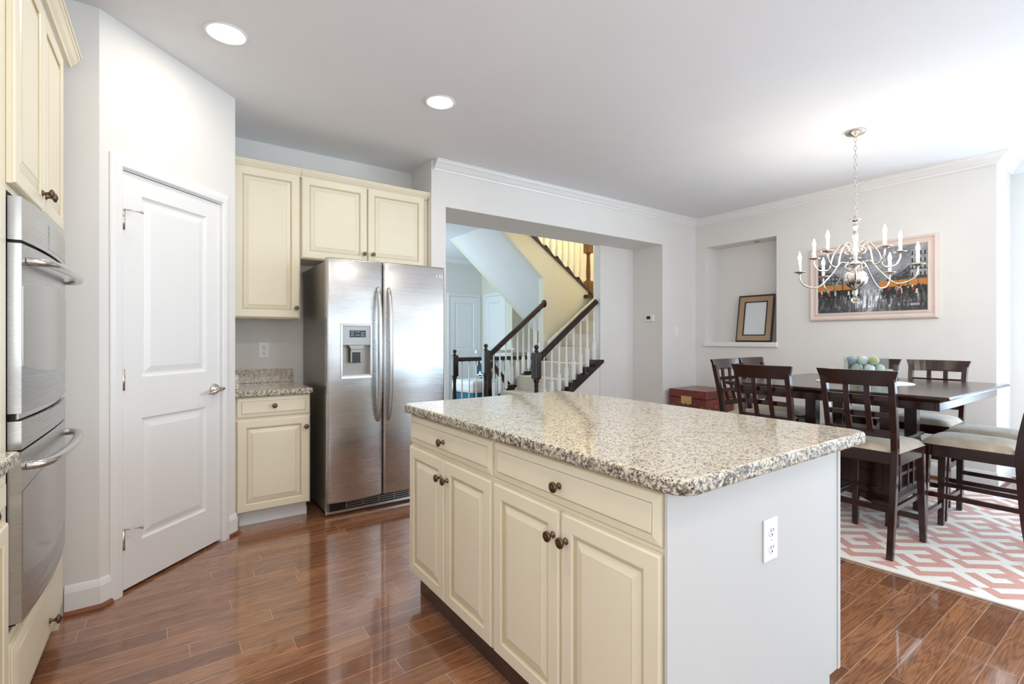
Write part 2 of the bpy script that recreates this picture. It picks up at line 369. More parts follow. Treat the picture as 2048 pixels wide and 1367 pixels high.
# stair hall
SW = MB(); SW.box(4.29, 6.3, 4.22, 4.335, 0, 4.9); SW.prism([(2.93, 0), (4.29, 0), (4.29, 0.905), (2.93, 0.0)], 4.23, 4.33, 'y')
struct(SW.build('wall_stair', M['wall']))
def strz(x): return 1.87 - 0.655 * (x - 5.22)
def sofz(x): return 2.63 - 0.85 * (x - 3.62)
KW = MB(); KW.prism([(4.27, 0), (5.25, 0), (5.25, strz(5.25)), (3.1, strz(3.1)), (3.1, sofz(3.1)), (4.27, sofz(4.27))], 5.3, 5.40, 'y')
struct(KW.build('wall_stair_middle', M['wallhall']))
SF = MB(); SF.prism([(3.1, sofz(3.1)), (5.25, sofz(5.25)), (5.25, sofz(5.25) + 0.08), (3.1, sofz(3.1) + 0.08)], 5.40, 6.5, 'y')
struct(SF.build('ceiling_under_stair', M['wall']))
struct(MB().box(3.495, 6.4, 6.5, 6.6, CE, 4.9).box(5.1, 6.4, 6.5, 6.6, 0, CE).prism([(3.487, CE), (5.1, sofz(5.1)), (5.1, CE)], 6.5, 6.6, 'y').build('wall_stair_far', M['wallhall']))
struct(MB().box(6.3, 6.4, 4.22, 6.5, 0, 4.9).build('wall_landing', M['wallhall']))
struct(MB().box(3.0, 3.1, 4.27, 6.6, CE + 0.08, 4.9).build('wall_upper_hall', M['wallhall']))
struct(MB().box(3.1, 4.3, 4.27, 4.335, CE, 4.9).build('wall_upper_side', M['wallhall']))
struct(MB().box(1.7, 5.15, 8.2, 8.3, 0, CE).build('wall_foyer_back', M['wall']))
FR = MB(); FR.box(5.05, 5.15, 7.16, 8.2, 0, CE); FR.box(5.15, 7.5, 7.16, 7.26, 0, CE)
struct(FR.build('wall_foyer_right', M['wallhall']))
struct(MB().box(1.7, 1.8, 4.28, 8.3, 0, CE).build('wall_foyer_left', M['wall']))
struct(MB().box(4.27, 5.05, 7.10, 7.16, 0.98, 1.03).box(5.05, 6.6, 7.10, 7.16, 0.98, 1.06).build('trim_2', M['trim']))
# crown moulding, baseboards, shoe
CROWN = [(0, -0.08), (0.012, -0.08), (0.016, -0.066), (0.03, -0.056), (0.05, -0.032), (0.068, -0.018), (0.072, -0.008), (0.085, -0.007), (0.085, 0), (0, 0)]
cr = MB().sweep([(1.835, 3.76), (5.545, 3.76), (5.545, 0.969), (6.05, 0.969), (6.05, -2.2)], [(o, CE + h) for o, h in CROWN], XYZ, 0, -1)
struct(cr.build('trim_3', M['trim']))
struct(MB().sweep([(1.8, 8.2), (5.05, 8.2), (5.05, 7.26)], [(o, CE + h) for o, h in CROWN], XYZ, 0, -1).build('trim_4', M['trim']))
BASE = [(0, 0), (0.014, 0), (0.014, 0.10), (0.010, 0.115), (0.005, 0.128), (0, 0.13)]
SHOE = [(0.014, 0), (0.030, 0), (0.029, 0.008), (0.024, 0.016), (0.014, 0.02)]
def pl(s): p = A0 + U0 * s; return (p.x, p.y)
for nm, path in (('baseboard_left', [(-0.38, 2.912), (-0.262, 2.912), pl(0.045)]), ('baseboard_pantry', [pl(0.786), (0.34, 3.514), (0.34, 3.62)])):
    struct(MB().sweep(path, BASE, XYZ, 0, -1).build(nm, M['trim']))
for nm, path in (('trim_5', [(-0.38, 2.912), (-0.262, 2.912), pl(0.045)]), ('trim_6', [pl(0.786), (0.34, 3.514), (0.34, 3.60)])):
    struct(MB().sweep(path, SHOE, XYZ, 0, -1).build(nm, M['shoe']))
struct(MB().sweep([(4.88, 4.22), (4.88, 3.76), (5.545, 3.76), (5.545, 0.969), (6.05, 0.969), (6.05, -2.2)], BASE, XYZ, 0, -1).build('baseboard_dining', M['trim']))
struct(MB().sweep([(4.88, 4.22), (4.88, 3.76), (5.545, 3.76), (5.545, 0.969), (6.05, 0.969), (6.05, -2.2)], SHOE, XYZ, 0, -1).build('trim_7', M['shoe']))
struct(MB().sweep([(3.0, 4.22), (4.88, 4.22)], BASE, XYZ, 0, -1).build('baseboard_hall', M['trim']))
struct(MB().sweep([(1.951, 3.76), (1.815, 3.76), (1.815, 4.0)], BASE, XYZ, 0, 1).build('baseboard_column', M['trim']))
# ------------------------------------------------------------------ doors
CAS = [(0, 0), (0, 0.012), (0.006, 0.016), (0.03, 0.017), (0.038, 0.013), (0.05, 0.010), (0.057, 0.007), (0.057, 0)]
def slab_door(name, mp, x0, x1, z1, px0, px1, panels, th=0.035):
    """mp(x, z, out) -> world; returns the door slab with its raised panels"""
    mb = MB(); z0 = 0.015
    fm = lambda x, z, y: mp(x, z, -y)
    xs = [x0, px0, px1, x1]; zs = [z0] + [z for p in panels for z in p] + [z1]
    for i in range(3):
        for j in range(len(zs) - 1):
            r = (xs[i], xs[i + 1], zs[j], zs[j + 1])
            if i == 1 and j % 2 == 1:
                rects = [(r[0] + a, r[1] - a, r[2] + a, r[3] - a, d) for a, d in ((0, 0), (0.010, 0.010), (0.020, 0.011), (0.052, 0.003))]
                mb.loops(rects, [0] * 4, fm)
            else: mb.add([fm(r[0], r[2], 0), fm(r[1], r[2], 0), fm(r[1], r[3], 0), fm(r[0], r[3], 0)], [(0, 1, 2, 3)])
    mb.loops([(x0, x1, z0, z1, 0), (x0, x1, z0, z1, th)], [0, 0], fm)
    o = mb.build(name, M['trim']); return struct(o)
def casing(name, mp, x0, x1, z1):
    path = [(x0, 0.0), (x0, z1), (x1, z1), (x1, 0.0)]
    return struct(MB().sweep(path, CAS, lambda x, z, h: mp(x, z, h), 0, 1).build(name, M['trim']))
dmap = lambda s, z, o: dg(s, z, o)
d1 = slab_door('door_1', lambda s, z, o: dg(s, z, o - 0.004), 0.106, 0.730, 2.04, 0.216, 0.628, [(0.225, 0.832), (1.038, 1.943)])
casing('trim_8', dmap, 0.102, 0.735, 2.05)
struct(MB().box(0.104, 0.733, 2.044, 2.056, -0.1, 0.001, 0, 0, lambda s, z, o: dg(s, z, o)).box(0.732, 0.742, 0, 2.056, -0.1, 0.001, 0, 0, lambda s, z, o: dg(s, z, o)).box(0.094, 0.104, 0, 2.056, -0.1, 0.001, 0, 0, lambda s, z, o: dg(s, z, o)).build('trim_9', M['trim']))
struct(MB().box(-0.02, 0.9, -0.005, 2.2, -0.5, -0.49, 0, 0, lambda s, z, o: dg(s, z, o)).build('wall_closet', M['wall']))
for z in (1.80, 1.028, 0.262):
    h = MB().tube([dg(0.107, z - 0.047, 0.008), dg(0.107, z + 0.047, 0.008)], 0.008, 8)
    h.box(0.106, 0.120, z - 0.045, z + 0.045, -0.004, 0.0015, 0, 0, lambda s, zz, o: dg(s, zz, o))
    h.tube([dg(0.107, z + 0.047, 0.008), dg(0.107, z + 0.056, 0.008)], 0.006, 8)
    if z != 1.028:
        h.tube([dg(0.107, z + 0.05, 0.010), dg(0.125, z + 0.05, 0.03), dg(0.16, z + 0.046, 0.055)], 0.003, 6)
        h.tube([dg(0.158, z + 0.047, 0.053), dg(0.166, z + 0.045, 0.058)], 0.007, 8)
    h.build('hinge', M['nickel'], d1)
k = MB()
def kl(s, z, o): return dg(s, z, o)
prof = [(0.034, 0.0), (0.034, 0.006), (0.030, 0.014), (0.016, 0.020), (0.012, 0.045)]
n = 18; vs = []
for r, o in prof:
    for j in range(n): a = 2 * PI * j / n; vs.append(dg(0.682 + r * math.cos(a), 0.928 + r * math.sin(a), o - 0.004))
k.add(vs, [[i * n + j, i * n + (j + 1) % n, (i + 1) * n + (j + 1) % n, (i + 1) * n + j] for i in range(len(prof) - 1) for j in range(n)], 0, True)
k.tube(bez([dg(0.700, 0.932, 0.046), dg(0.682, 0.928, 0.052), dg(0.645, 0.924, 0.052), dg(0.605, 0.915, 0.045), dg(0.588, 0.914, 0.042)], 20), [0.010] * 5 + [0.009] * 8 + [0.008] * 8, 10)
k.build('door_handle', M['nickel'], d1)
# far doors
slab_door('door_2', lambda x, z, o: (x, 8.19 - o, z), 4.34, 4.96, 2.03, 4.44, 4.86, [(0.22, 0.83), (1.03, 1.92)]); casing('trim_10', lambda x, z, o: (x, 8.2 - o, z), 4.335, 4.965, 2.04)
slab_door('door_3', lambda y, z, o: (5.04 - o, 8.2 - y, z), 0.14, 0.76, 2.03, 0.24, 0.66, [(0.22, 0.83), (1.03, 1.92)]); casing('trim_11', lambda y, z, o: (5.05 - o, 8.2 - y, z), 0.135, 0.765, 2.04)
# ------------------------------------------------------------------ cabinet parts (local: x right, front towards -y)
def cab_door(x0, x1, z0, z1, yf, st=0.055, th=0.019):
    mb = MB(); R = lambda a, y: (x0 + a, x1 - a, z0 + a, z1 - a, y)
    mb.loops([R(0, yf + th), R(0, yf + 0.007), R(0.003, yf + 0.006), R(0.004, yf + 0.003), R(0.008, yf), R(st - 0.006, yf), R(st, yf + 0.003), R(st + 0.001, yf + 0.009), R(st + 0.010, yf + 0.009), R(st + 0.034, yf + 0.002), R(st + 0.036, yf + 0.001)],
             [0, 1, 0, 0, 0, 0, 1, 1, 0, 1, 0], FRONT)
    mb.add([(x0, yf + th, z0), (x1, yf + th, z0), (x1, yf + th, z1), (x0, yf + th, z1)], [(0, 1, 2, 3)])
    return mb
def cab_drawer(x0, x1, z0, z1, yf, th=0.019, st=0.026):
    mb = MB(); R = lambda a, y: (x0 + a, x1 - a, z0 + a, z1 - a, y)
    mb.loops([R(0, yf + th), R(0, yf + 0.010), R(0.003, yf + 0.009), R(0.004, yf + 0.007), R(0.006, yf + 0.006), R(st, yf + 0.002), R(st + 0.001, yf + 0.004), R(st + 0.003, yf + 0.001), R(st + 0.005, yf)],
             [0, 1, 0, 0, 0, 1, 1, 0, 0], FRONT)
    mb.add([(x0, yf + th, z0), (x1, yf + th, z0), (x1, yf + th, z1), (x0, yf + th, z1)], [(0, 1, 2, 3)])
    return mb
KNOB = [(0.010, 0.0), (0.010, 0.003), (0.0055, 0.006), (0.005, 0.014), (0.0075, 0.018), (0.0145, 0.021), (0.0165, 0.025), (0.0155, 0.029), (0.011, 0.031), (0.010, 0.0305), (0.006, 0.033), (0.001, 0.034)]
def knob(parent, x, z, yf):
    o = MB().lathe(KNOB, 16, 0, 'y', (x, yf, z)).build('knob', M['bronze'], parent); o['label'] = 'dark bronze knob'; return o
CM = [M['cream'], M['glaze']]
CCROWN = [(0, 0), (0.012, 0), (0.014, 0.008), (0.026, 0.020), (0.036, 0.034), (0.040, 0.036), (0.042, 0.044), (0.048, 0.046), (0.048, 0.055), (0, 0.055)]
def ccrown(path, z): return MB().sweep(path, [(o, z + h) for o, h in CCROWN], XYZ, 0, -1)
# --- wall cabinets over the counter and the fridge
t = thing('wall_cabinet', 'tall single-door cream wall cabinet between the pantry wall and the fridge', 'cabinet', (0.345, 3.83, 1.375))
MB().box(0, 0.445, 0.002, 0.345, 0, 1.055).build('body', M['cream'], t)
d = cab_door(0.012, 0.438, 0.004, 1.050, -0.018).build('door', CM, t); knob(d, 0.412, 0.077, -0.018)
ccrown([(0.002, -0.002), (0.445, -0.002)], 1.04).build('crown', M['cream'], t)
t = thing('wall_cabinet', 'wide two-door cream wall cabinet above the fridge', 'cabinet', (0.7925, 3.83, 1.82))
MB().box(0, 1.0175, 0.002, 0.345, 0, 0.61).build('body', M['cream'], t)
d = cab_door(0.004, 0.491, 0.004, 0.605, -0.018).build('door', CM, t); knob(d, 0.465, 0.076, -0.018)
d = cab_door(0.497, 0.985, 0.004, 0.605, -0.018).build('door', CM, t); knob(d, 0.534, 0.078, -0.018)
ccrown([(0.0, -0.002), (1.0, -0.002), (1.0, 0.2)], 0.595).build('crown', M['cream'], t)
# --- base cabinet with its counter
t = thing('base_cabinet', 'small cream base cabinet with one drawer and one door left of the fridge', 'cabinet', (0.345, 3.573, 0))
MB().box(0.0, 0.455, 0.001, 0.60, 0.10, 0.852).build('body', M['cream'], t)
MB().box(0.005, 0.445, 0.075, 0.58, 0.0, 0.10).sweep([(0.03, 0.075), (0.447, 0.075)], [(0, 0), (0.012, 0), (0.012, 0.04), (0.004, 0.05), (0, 0.05)], XYZ, 0, -1).build('toe_kick', M['trim'], t)
d = cab_drawer(0.008, 0.450, 0.715, 0.848, -0.018).build('drawer', CM, t); knob(d, 0.226, 0.787, -0.018)
d = cab_door(0.008, 0.450, 0.105, 0.703, -0.018).build('door', CM, t); knob(d, 0.424, 0.629, -0.018)
def slab_counter(poly, z0, z1, bev=0.008):
    bm = bmesh.new(); vs = [bm.verts.new((x, y, z0)) for x, y in poly]; f = bm.faces.new(vs)
    r = bmesh.ops.extrude_face_region(bm, geom=[f]); bmesh.ops.translate(bm, verts=[v for v in r['geom'] if isinstance(v, bmesh.types.BMVert)], vec=(0, 0, z1 - z0))
    es = [e for e in bm.edges if abs(e.verts[0].co.z - e.verts[1].co.z) < 1e-5]
    bmesh.ops.bevel(bm, geom=es, offset=bev, segments=3, affect='EDGES', profile=0.5)
    mb = MB(); bm.verts.index_update(); bm.normal_update(); mb.v = [tuple(v.co) for v in bm.verts]
    for f in bm.faces: mb.f.append([v.index for v in f.verts]); mb.m.append(1 if abs(f.normal.z) < 0.75 else 0); mb.s.append(False)
    bm.free(); return mb
def rrect(x0, x1, y0, y1, r, n=6):
    out = []
    for cx, cy, a0 in ((x1 - r, y0 + r, -PI / 2), (x1 - r, y1 - r, 0), (x0 + r, y1 - r, PI / 2), (x0 + r, y0 + r, PI)):
        for i in range(n + 1): a = a0 + PI / 2 * i / n; out.append((cx + r * math.cos(a), cy + r * math.sin(a)))
    return out
t = thing('countertop', 'short granite countertop with backsplash beside the fridge', 'countertop', (0, 0, 0.855))
slab_counter([(0.342, 3.525), (0.80, 3.525), (0.812, 3.537), (0.812, 4.178), (0.342, 4.178)], 0, 0.037).build('slab', [M['granite'], M['granite_edge']], t)
MB().box(0.342, 0.800, 4.155, 4.179, 0.037, 0.140, 0, 0.003).build('backsplash', M['granite'], t)
MB().box(0.342, 0.364, 3.545, 4.154, 0.037, 0.140, 0, 0.003).build('side_splash', M['granite'], t)
# --- island
IX, IY1, IYM, IY0 = 0.942, 2.2, 1.4625, 0.725
def island_unit(label, y1, y0, knobs, first):
    t = thing('island_cabinet', label, 'cabinet', (IX + 0.018, y1, 0), -PI / 2, 'cream cabinets of the kitchen island')
    w = y1 - y0
    MB().box(0, w, 0.001, 0.915, 0.11, 0.877).build('body', [M['cream']], t)
    d = cab_drawer(0.006, w - 0.006, 0.734, 0.864, -0.018).build('drawer', CM, t); knob(d, w / 2 + knobs[0], 0.795, -0.018)
    d = cab_door(0.006, w / 2 - 0.002, 0.118, 0.720, -0.018).build('door', CM, t); knob(d, w / 2 - 0.028, 0.642, -0.018)
    d = cab_door(w / 2 + 0.002, w - 0.006, 0.118, 0.720, -0.018).build('door', CM, t); knob(d, w / 2 + 0.030, 0.642, -0.018)
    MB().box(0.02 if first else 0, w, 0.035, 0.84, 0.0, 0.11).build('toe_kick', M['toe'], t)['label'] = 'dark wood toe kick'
    return t
t1 = island_unit('far cream island cabinet with a drawer over two doors, nearest the fridge', IY1, IYM, (-0.005,), True)
t2 = island_unit('near cream island cabinet with a drawer over two doors beside the white end panel', IYM, IY0, (0,), False)
ep = MB(); w = IYM - IY0
ep.prism([(-0.012, 0.0), (0.845, 0.0), (0.845, 0.105), (0.92, 0.105), (0.92, 0.877), (-0.012, 0.877)], w, w + 0.008, 'x'); ep.box(w + 0.008, w + 0.0115, 0.903, 0.92, 0.105, 0.877)
o = ep.build('end_panel', M['panelwhite'], t2); o['label'] = 'white end panel'
o = MB().box(0.005, IYM - IY0, 0.915, 0.922, 0.105, 0.877).build('back_panel', M['panelwhite'], t2)
o = MB().box(0, IY1 - IYM, 0.915, 0.922, 0.105, 0.877).build('back_panel', M['panelwhite'], t1)
ct = slab_counter(rrect(0.912, 1.94, 0.645, 2.225, 0.055), 0.879, 0.918, 0.010).build('island_countertop', [M['granite'], M['granite_edge']])
tag(ct, 'large speckled granite slab with rounded corners topping the kitchen island', 'countertop')
# --- outlets, switch, thermostat
def duplex(label, loc, rz, group):
    t = thing('wall_outlet', label, 'outlet', loc, rz, group)
    MB().box(-0.037, 0.037, -0.006, 0, -0.060, 0.060, 0, 0.003).build('cover_plate', M['plastic'], t)
    for z in (-0.024, 0.024):
        r = MB().lathe([(0.0165, 0.005), (0.0165, 0.0075), (0.014, 0.008)], 18, 0, 'y', (0, 0, z))
        r.box(-0.008, -0.0055, -0.0086, -0.0079, z - 0.002, z + 0.009, 1); r.box(0.0055, 0.008, -0.0086, -0.0079, z - 0.001, z + 0.008, 1)
        r.lathe([(0.003, 0.0079), (0.003, 0.0086)], 8, 1, 'y', (0, 0, z - 0.009))
        r.build('receptacle', [M['plastic'], M['slot']], t)
    MB().lathe([(0.003, 0.006), (0.003, 0.007)], 8, 0, 'y').build('screw', M['nickel'], t)
    return t
duplex('white duplex outlet on the end panel of the island', (1.411, 0.7165, 0.655), 0, 'white duplex outlets')
duplex('white duplex outlet above the small counter left of the fridge', (0.599, 4.18, 1.142), 0, 'white duplex outlets')
t = thing('light_switch', 'white light switch on the wall between the hall opening and the niche', 'switch', (5.142, 3.76, 1.318))
MB().box(-0.035, 0.035, -0.006, 0, -0.057, 0.057, 0, 0.003).build('cover_plate', M['plastic'], t); MB().box(-0.016, 0.016, -0.009, -0.006, -0.033, 0.033, 0, 0.001).build('rocker', M['plastic'], t)
t = thing('thermostat', 'white thermostat with a grey screen on the hall opening jamb', 'thermostat', (4.88, 3.94, 1.483), -PI / 2)
MB().box(-0.062, 0.062, -0.026, 0, -0.040, 0.040, 0, 0.006).build('housing', M['plastic'], t); MB().box(-0.040, 0.018, -0.0275, -0.026, -0.014, 0.026).build('screen', M['slot'], t)
# ------------------------------------------------------------------ refrigerator
FX0, FX1, FYF = 0.874, 1.768, 3.405
t = thing('refrigerator', 'stainless side by side refrigerator with a water dispenser in the left door', 'refrigerator', (FX0, FYF, 0))
fw = FX1 - FX0
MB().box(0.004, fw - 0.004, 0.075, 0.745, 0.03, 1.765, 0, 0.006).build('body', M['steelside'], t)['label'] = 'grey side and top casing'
def fy(x, x0, x1):
    u = (x - (x0 + x1) / 2) / ((x1 - x0) / 2); y = -0.016 * (1 - u * u)
    e = min(x - x0, x1 - x)
    if e < 0.016: y += 0.016 * (1 - math.sqrt(max(0, 1 - (1 - e / 0.016) ** 2)))
    return y + 0.018
def fdoor(x0, x1, hole=None):
    mb = MB(); e = [0, 0.002, 0.005, 0.010, 0.016]
    xs = [x0 + q for q in e] + [x0 + 0.016 + (x1 - x0 - 0.032) * i / 22 for i in range(1, 22)] + [x1 - q for q in e[::-1]]
    if hole: xs = sorted(set(xs + [hole[0], hole[1]]))
    zs = [0.10, 0.104, 0.112] + ([hole[2], hole[3]] if hole else []) + [1.773, 1.781, 1.785]
    zi = {0.10: 0.010, 0.104: 0.003, 1.781: 0.003, 1.785: 0.010}
    P = {}
    for i, x in enumerate(xs):
        for j, z in enumerate(zs): P[i, j] = len(P); mb.v.append((x, fy(x, x0, x1) + zi.get(z, 0), z))
    for i in range(len(xs) - 1):
        for j in range(len(zs) - 1):
            if hole and hole[0] - 1e-6 <= xs[i] < hole[1] - 1e-6 and abs(zs[j] - hole[2]) < 1e-6: continue
            mb.f.append([P[i, j], P[i + 1, j], P[i + 1, j + 1], P[i, j + 1]]); mb.m.append(0); mb.s.append(True)
    nz = len(zs) - 1; nx = len(xs)
    b = len(mb.v); mb.v += [(x0, 0.07, 0.10), (x1, 0.07, 0.10), (x1, 0.07, 1.785), (x0, 0.07, 1.785)]
    for q in ([P[i, 0] for i in range(nx)] + [b + 1, b], [P[i, nz] for i in range(nx)] + [b + 2, b + 3], [P[0, j] for j in range(nz + 1)] + [b + 3, b], [P[nx - 1, j] for j in range(nz + 1)] + [b + 2, b + 1], [b, b + 1, b + 2, b + 3]):
        mb.f.append(q); mb.m.append(0); mb.s.append(False)
    return mb
HO = (0.093, 0.303, 0.958, 1.328)
ld = fdoor(0.0, 0.390, HO).build('door', M['steel'], t); ld['label'] = 'left freezer door with the dispenser'
rd = fdoor(0.396, fw).build('door', M['steel'], t); rd['label'] = 'right fridge door'
for dd, hx in ((ld, 0.352), (rd, 0.430)):
    pts = bez([(hx, 0.004, 0.635), (hx, -0.018, 0.70), (hx, -0.036, 0.86), (hx, -0.042, 1.11), (hx, -0.036, 1.38), (hx, -0.018, 1.54), (hx, 0.004, 1.60)], 36)
    k = len(pts); MB().tube(pts, [0.006 + 0.012 * math.sin(PI * i / (k - 1)) ** 0.5 for i in range(k)], 12, 0, True, 1.0).build('handle', M['steelv'], dd)
y0 = 0.004
dp = MB()
dp.loops([(HO[0] - 0.006, HO[1] + 0.006, HO[2] - 0.006, HO[3] + 0.008, y0 + 0.006), (HO[0] - 0.004, HO[1] + 0.004, HO[2] - 0.004, HO[3] + 0.006, y0 - 0.006), (HO[0] + 0.008, HO[1] - 0.008, HO[2] + 0.012, HO[3] - 0.010, y0 - 0.004), (HO[0] + 0.009, HO[1] - 0.009, HO[2] + 0.013, HO[3] - 0.011, y0 + 0.058)], [0, 0, 0, 1], FRONT)
dq = dp.build('dispenser', [M['steelv'], M['steelside']], ld)
MB().box(HO[0] + 0.009, HO[1] - 0.009, y0 - 0.001, y0 + 0.055, 1.185, HO[3] - 0.011, 0, 0.002).build('control_panel', paint('silver_plastic', srgb(186, 192, 198), 0.35, 0.02), ld)
ds = MB().box(0.150, 0.262, y0 - 0.003, y0, 1.240, 1.287); q0 = MB(); 
for i, (zx, zz, ww) in enumerate(((0.157, 1.275, 0.022), (0.157, 1.262, 0.022), (0.157, 1.249, 0.022), (0.190, 1.275, 0.03), (0.190, 1.252, 0.03), (0.228, 1.270, 0.026), (0.228, 1.258, 0.020), (0.228, 1.247, 0.026))): ds.box(zx, zx + ww, y0 - 0.0036, y0 - 0.003, zz, zz + 0.005, 1)
ds.build('display', [M['black'], M['cyanled']], ld)
pd = MB(); pd.prism([(0.146, 1.183), (0.256, 1.183), (0.238, 1.155), (0.164, 1.155)], y0 + 0.006, y0 + 0.052, 'y'); pd.box(0.160, 0.240, y0 + 0.012, y0 + 0.03, 1.06, 1.156, 0, 0.004); pd.box(0.172, 0.228, y0 + 0.008, y0 + 0.012, 1.062, 1.135, 1)
pd.build('paddle', [M['steelside'], M['black']], ld)
MB().box(HO[0] + 0.01, HO[1] - 0.01, y0 - 0.004, y0 + 0.055, HO[2] + 0.012, HO[2] + 0.022, 0, 0.002).build('drip_tray', M['steelv'], ld)
bx = 0.845; by = fy(bx - 0.02, 0.396, fw)
bd = MB().box(bx - 0.030, bx + 0.022, by - 0.004, by + 0.006, 1.700, 1.722, 0, 0.001); bd.lathe([(0.009, 0.0), (0.009, 0.0055), (0.0075, 0.006)], 18, 1, 'y', (bx - 0.015, by, 1.711)); bd.box(bx, bx + 0.016, by - 0.005, by - 0.004, 1.706, 1.716, 1)
bd.build('badge', [M['plastic'], M['cyanled']], rd)
gr = MB().box(0.03, fw - 0.02, 0.055, 0.09, 0.035, 0.095)
for z in (0.050, 0.066, 0.082): gr.box(0.14, fw - 0.05, 0.050, 0.056, z - 0.002, z + 0.002, 1)
for i in range(7): x = 0.14 + i * (fw - 0.19) / 6; gr.box(x - 0.003, x + 0.003, 0.050, 0.056, 0.045, 0.088, 1)
gr.box(0.004, fw - 0.004, 0.062, 0.09, 0.012, 0.035, 2, 0.004)
gr.build('grille', [M['black'], M['steelside'], M['steelv']], t)
MB().box(0.02, fw - 0.02, 0.09, 0.72, 0.0, 0.035).build('foot_rail', M['black'], t)
# ------------------------------------------------------------------ oven tower on the left
OX = -0.385
t = thing('oven_cabinet', 'tall cream oven cabinet with two upper doors and a bottom drawer', 'cabinet', (OX, 1.93, 0), PI / 2)
ob = MB(); wT = 0.905
ob.box(0, 0.055, 0.0, 0.60, 0.0, 2.42); ob.box(wT - 0.05, wT, 0.0, 0.60, 0.0, 2.42); ob.box(0.055, wT - 0.05, 0.0, 0.60, 1.66, 2.42); ob.box(0.055, wT - 0.05, 0.0, 0.60, 0.09, 0.365); ob.box(0.055, wT - 0.05, 0.5, 0.6, 0.365, 1.66)
ob.build('body', M['cream'], t)
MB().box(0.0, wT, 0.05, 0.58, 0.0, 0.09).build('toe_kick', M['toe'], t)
d = cab_door(0.052, 0.446, 1.68, 2.412, -0.020).build('door', CM, t); knob(d, 0.420, 1.742, -0.020)
d = cab_door(0.450, 0.848, 1.68, 2.412, -0.020).build('door', CM, t); knob(d, 0.478, 1.742, -0.020)
d = cab_drawer(0.052, 0.852, 0.10, 0.335, -0.020).build('drawer', CM, t); knob(d, 0.545, 0.178, -0.020)
ccrown([(-0.002, 0.3), (-0.002, -0.022), (wT + 0.02, -0.022)], 2.415).build('crown', M['cream'], t)
t = thing('double_oven', 'stainless double wall oven with bowed handles built into the left cabinet', 'oven', (OX, 2.0, 0.385), PI / 2)
ow = 0.735; BUL = 0.020
def oy(x): u = (x - ow / 2) / (ow / 2); return -0.030 - BUL * (1 - u * u)
def opanel(z0, z1, m=0, off=0.0, x0=0.0, x1=ow, n=16, back=0.0, ztop=None, zbot=None):
    mb = MB(); xs = [x0 + (x1 - x0) * i / n for i in range(n + 1)]
    tz = [(ztop(x) if ztop else z1) for x in xs]; bz = [(zbot(x) if zbot else z0) for x in xs]
    vs = []
    for x, a, b in zip(xs, bz, tz): vs += [(x, oy(x) + off, a), (x, oy(x) + off, b), (x, back, a), (x, back, b)]
    fs = []; 
    for i in range(n):
        a = 4 * i; b = a + 4; fs += [[a, b, b + 1, a + 1], [a + 1, b + 1, b + 3, a + 3], [a, a + 2, b + 2, b]]
    mb.add(vs, [q for i_, q in enumerate(fs) if i_ % 3 == 0], m, True); mb.add(vs, [q for i_, q in enumerate(fs) if i_ % 3], m); mb.add([vs[0], vs[1], vs[3], vs[2]], [(0, 1, 2, 3)], m); mb.add(vs[-4:], [(0, 1, 3, 2)], m); return mb
MB().box(0.012, ow - 0.012, -0.015, 0.48, 0.0, 1.262).build('chassis', M['black'], t)
cp = opanel(1.135, 1.262).build('control_panel', M['steel'], t)
opanel(1.150, 1.240, 0, -0.002, 0.27, 0.66, 12, -0.03, lambda x: 1.240 - 0.25 * (x - 0.465) ** 2).build('display', M['ovenglass'], cp)
for (z0, z1, hz, nm, wt, wb) in ((0.625, 1.125, 1.078, 'upper oven door', (1.0, 1.022), (0.765, 0.735)), (0.010, 0.510, 0.462, 'lower oven door', (0.392, 0.427), (0.157, 0.112))):
    dr = opanel(z0, z1, n=24, ztop=None if z0 > 0.3 else (lambda x: 0.512 + 0.012 * (1 - ((x - ow / 2) / (ow / 2)) ** 2))).build('door', M['steel'], t); dr['label'] = nm
    def arc(x, q): return q[1] + (q[0] - q[1]) * abs((x - ow / 2) / (ow / 2)) ** 2.2
    opanel(0, 0, 0, -0.0015, 0.006, ow - 0.004, 28, -0.02, lambda x, q=wt: arc(x, q), lambda x, q=wb: arc(x, q)).build('window', M['ovenglass'], dr)
    pts = bez([(0.045, oy(0.045) + 0.004, hz), (0.06, oy(0.06) - 0.03, hz), (0.14, oy(0.14) - 0.046, hz), (ow / 2, oy(ow / 2) - 0.050, hz), (ow - 0.14, oy(ow - 0.14) - 0.046, hz), (ow - 0.06, oy(ow - 0.06) - 0.03, hz), (ow - 0.045, oy(ow - 0.045) + 0.004, hz)], 36)
    MB().tube(pts, 0.0135, 12, 0, True, 1.15).build('handle', M['steelv'], dr)
opanel(0.520, 0.602, n=24, zbot=lambda x: 0.518 + 0.012 * (1 - ((x - ow / 2) / (ow / 2)) ** 2)).build('vent_panel', M['steel'], t)
opanel(0.606, 0.622, 0, 0.012, 0.02, ow - 0.03).build('trim_strip', M['steelv'], t)
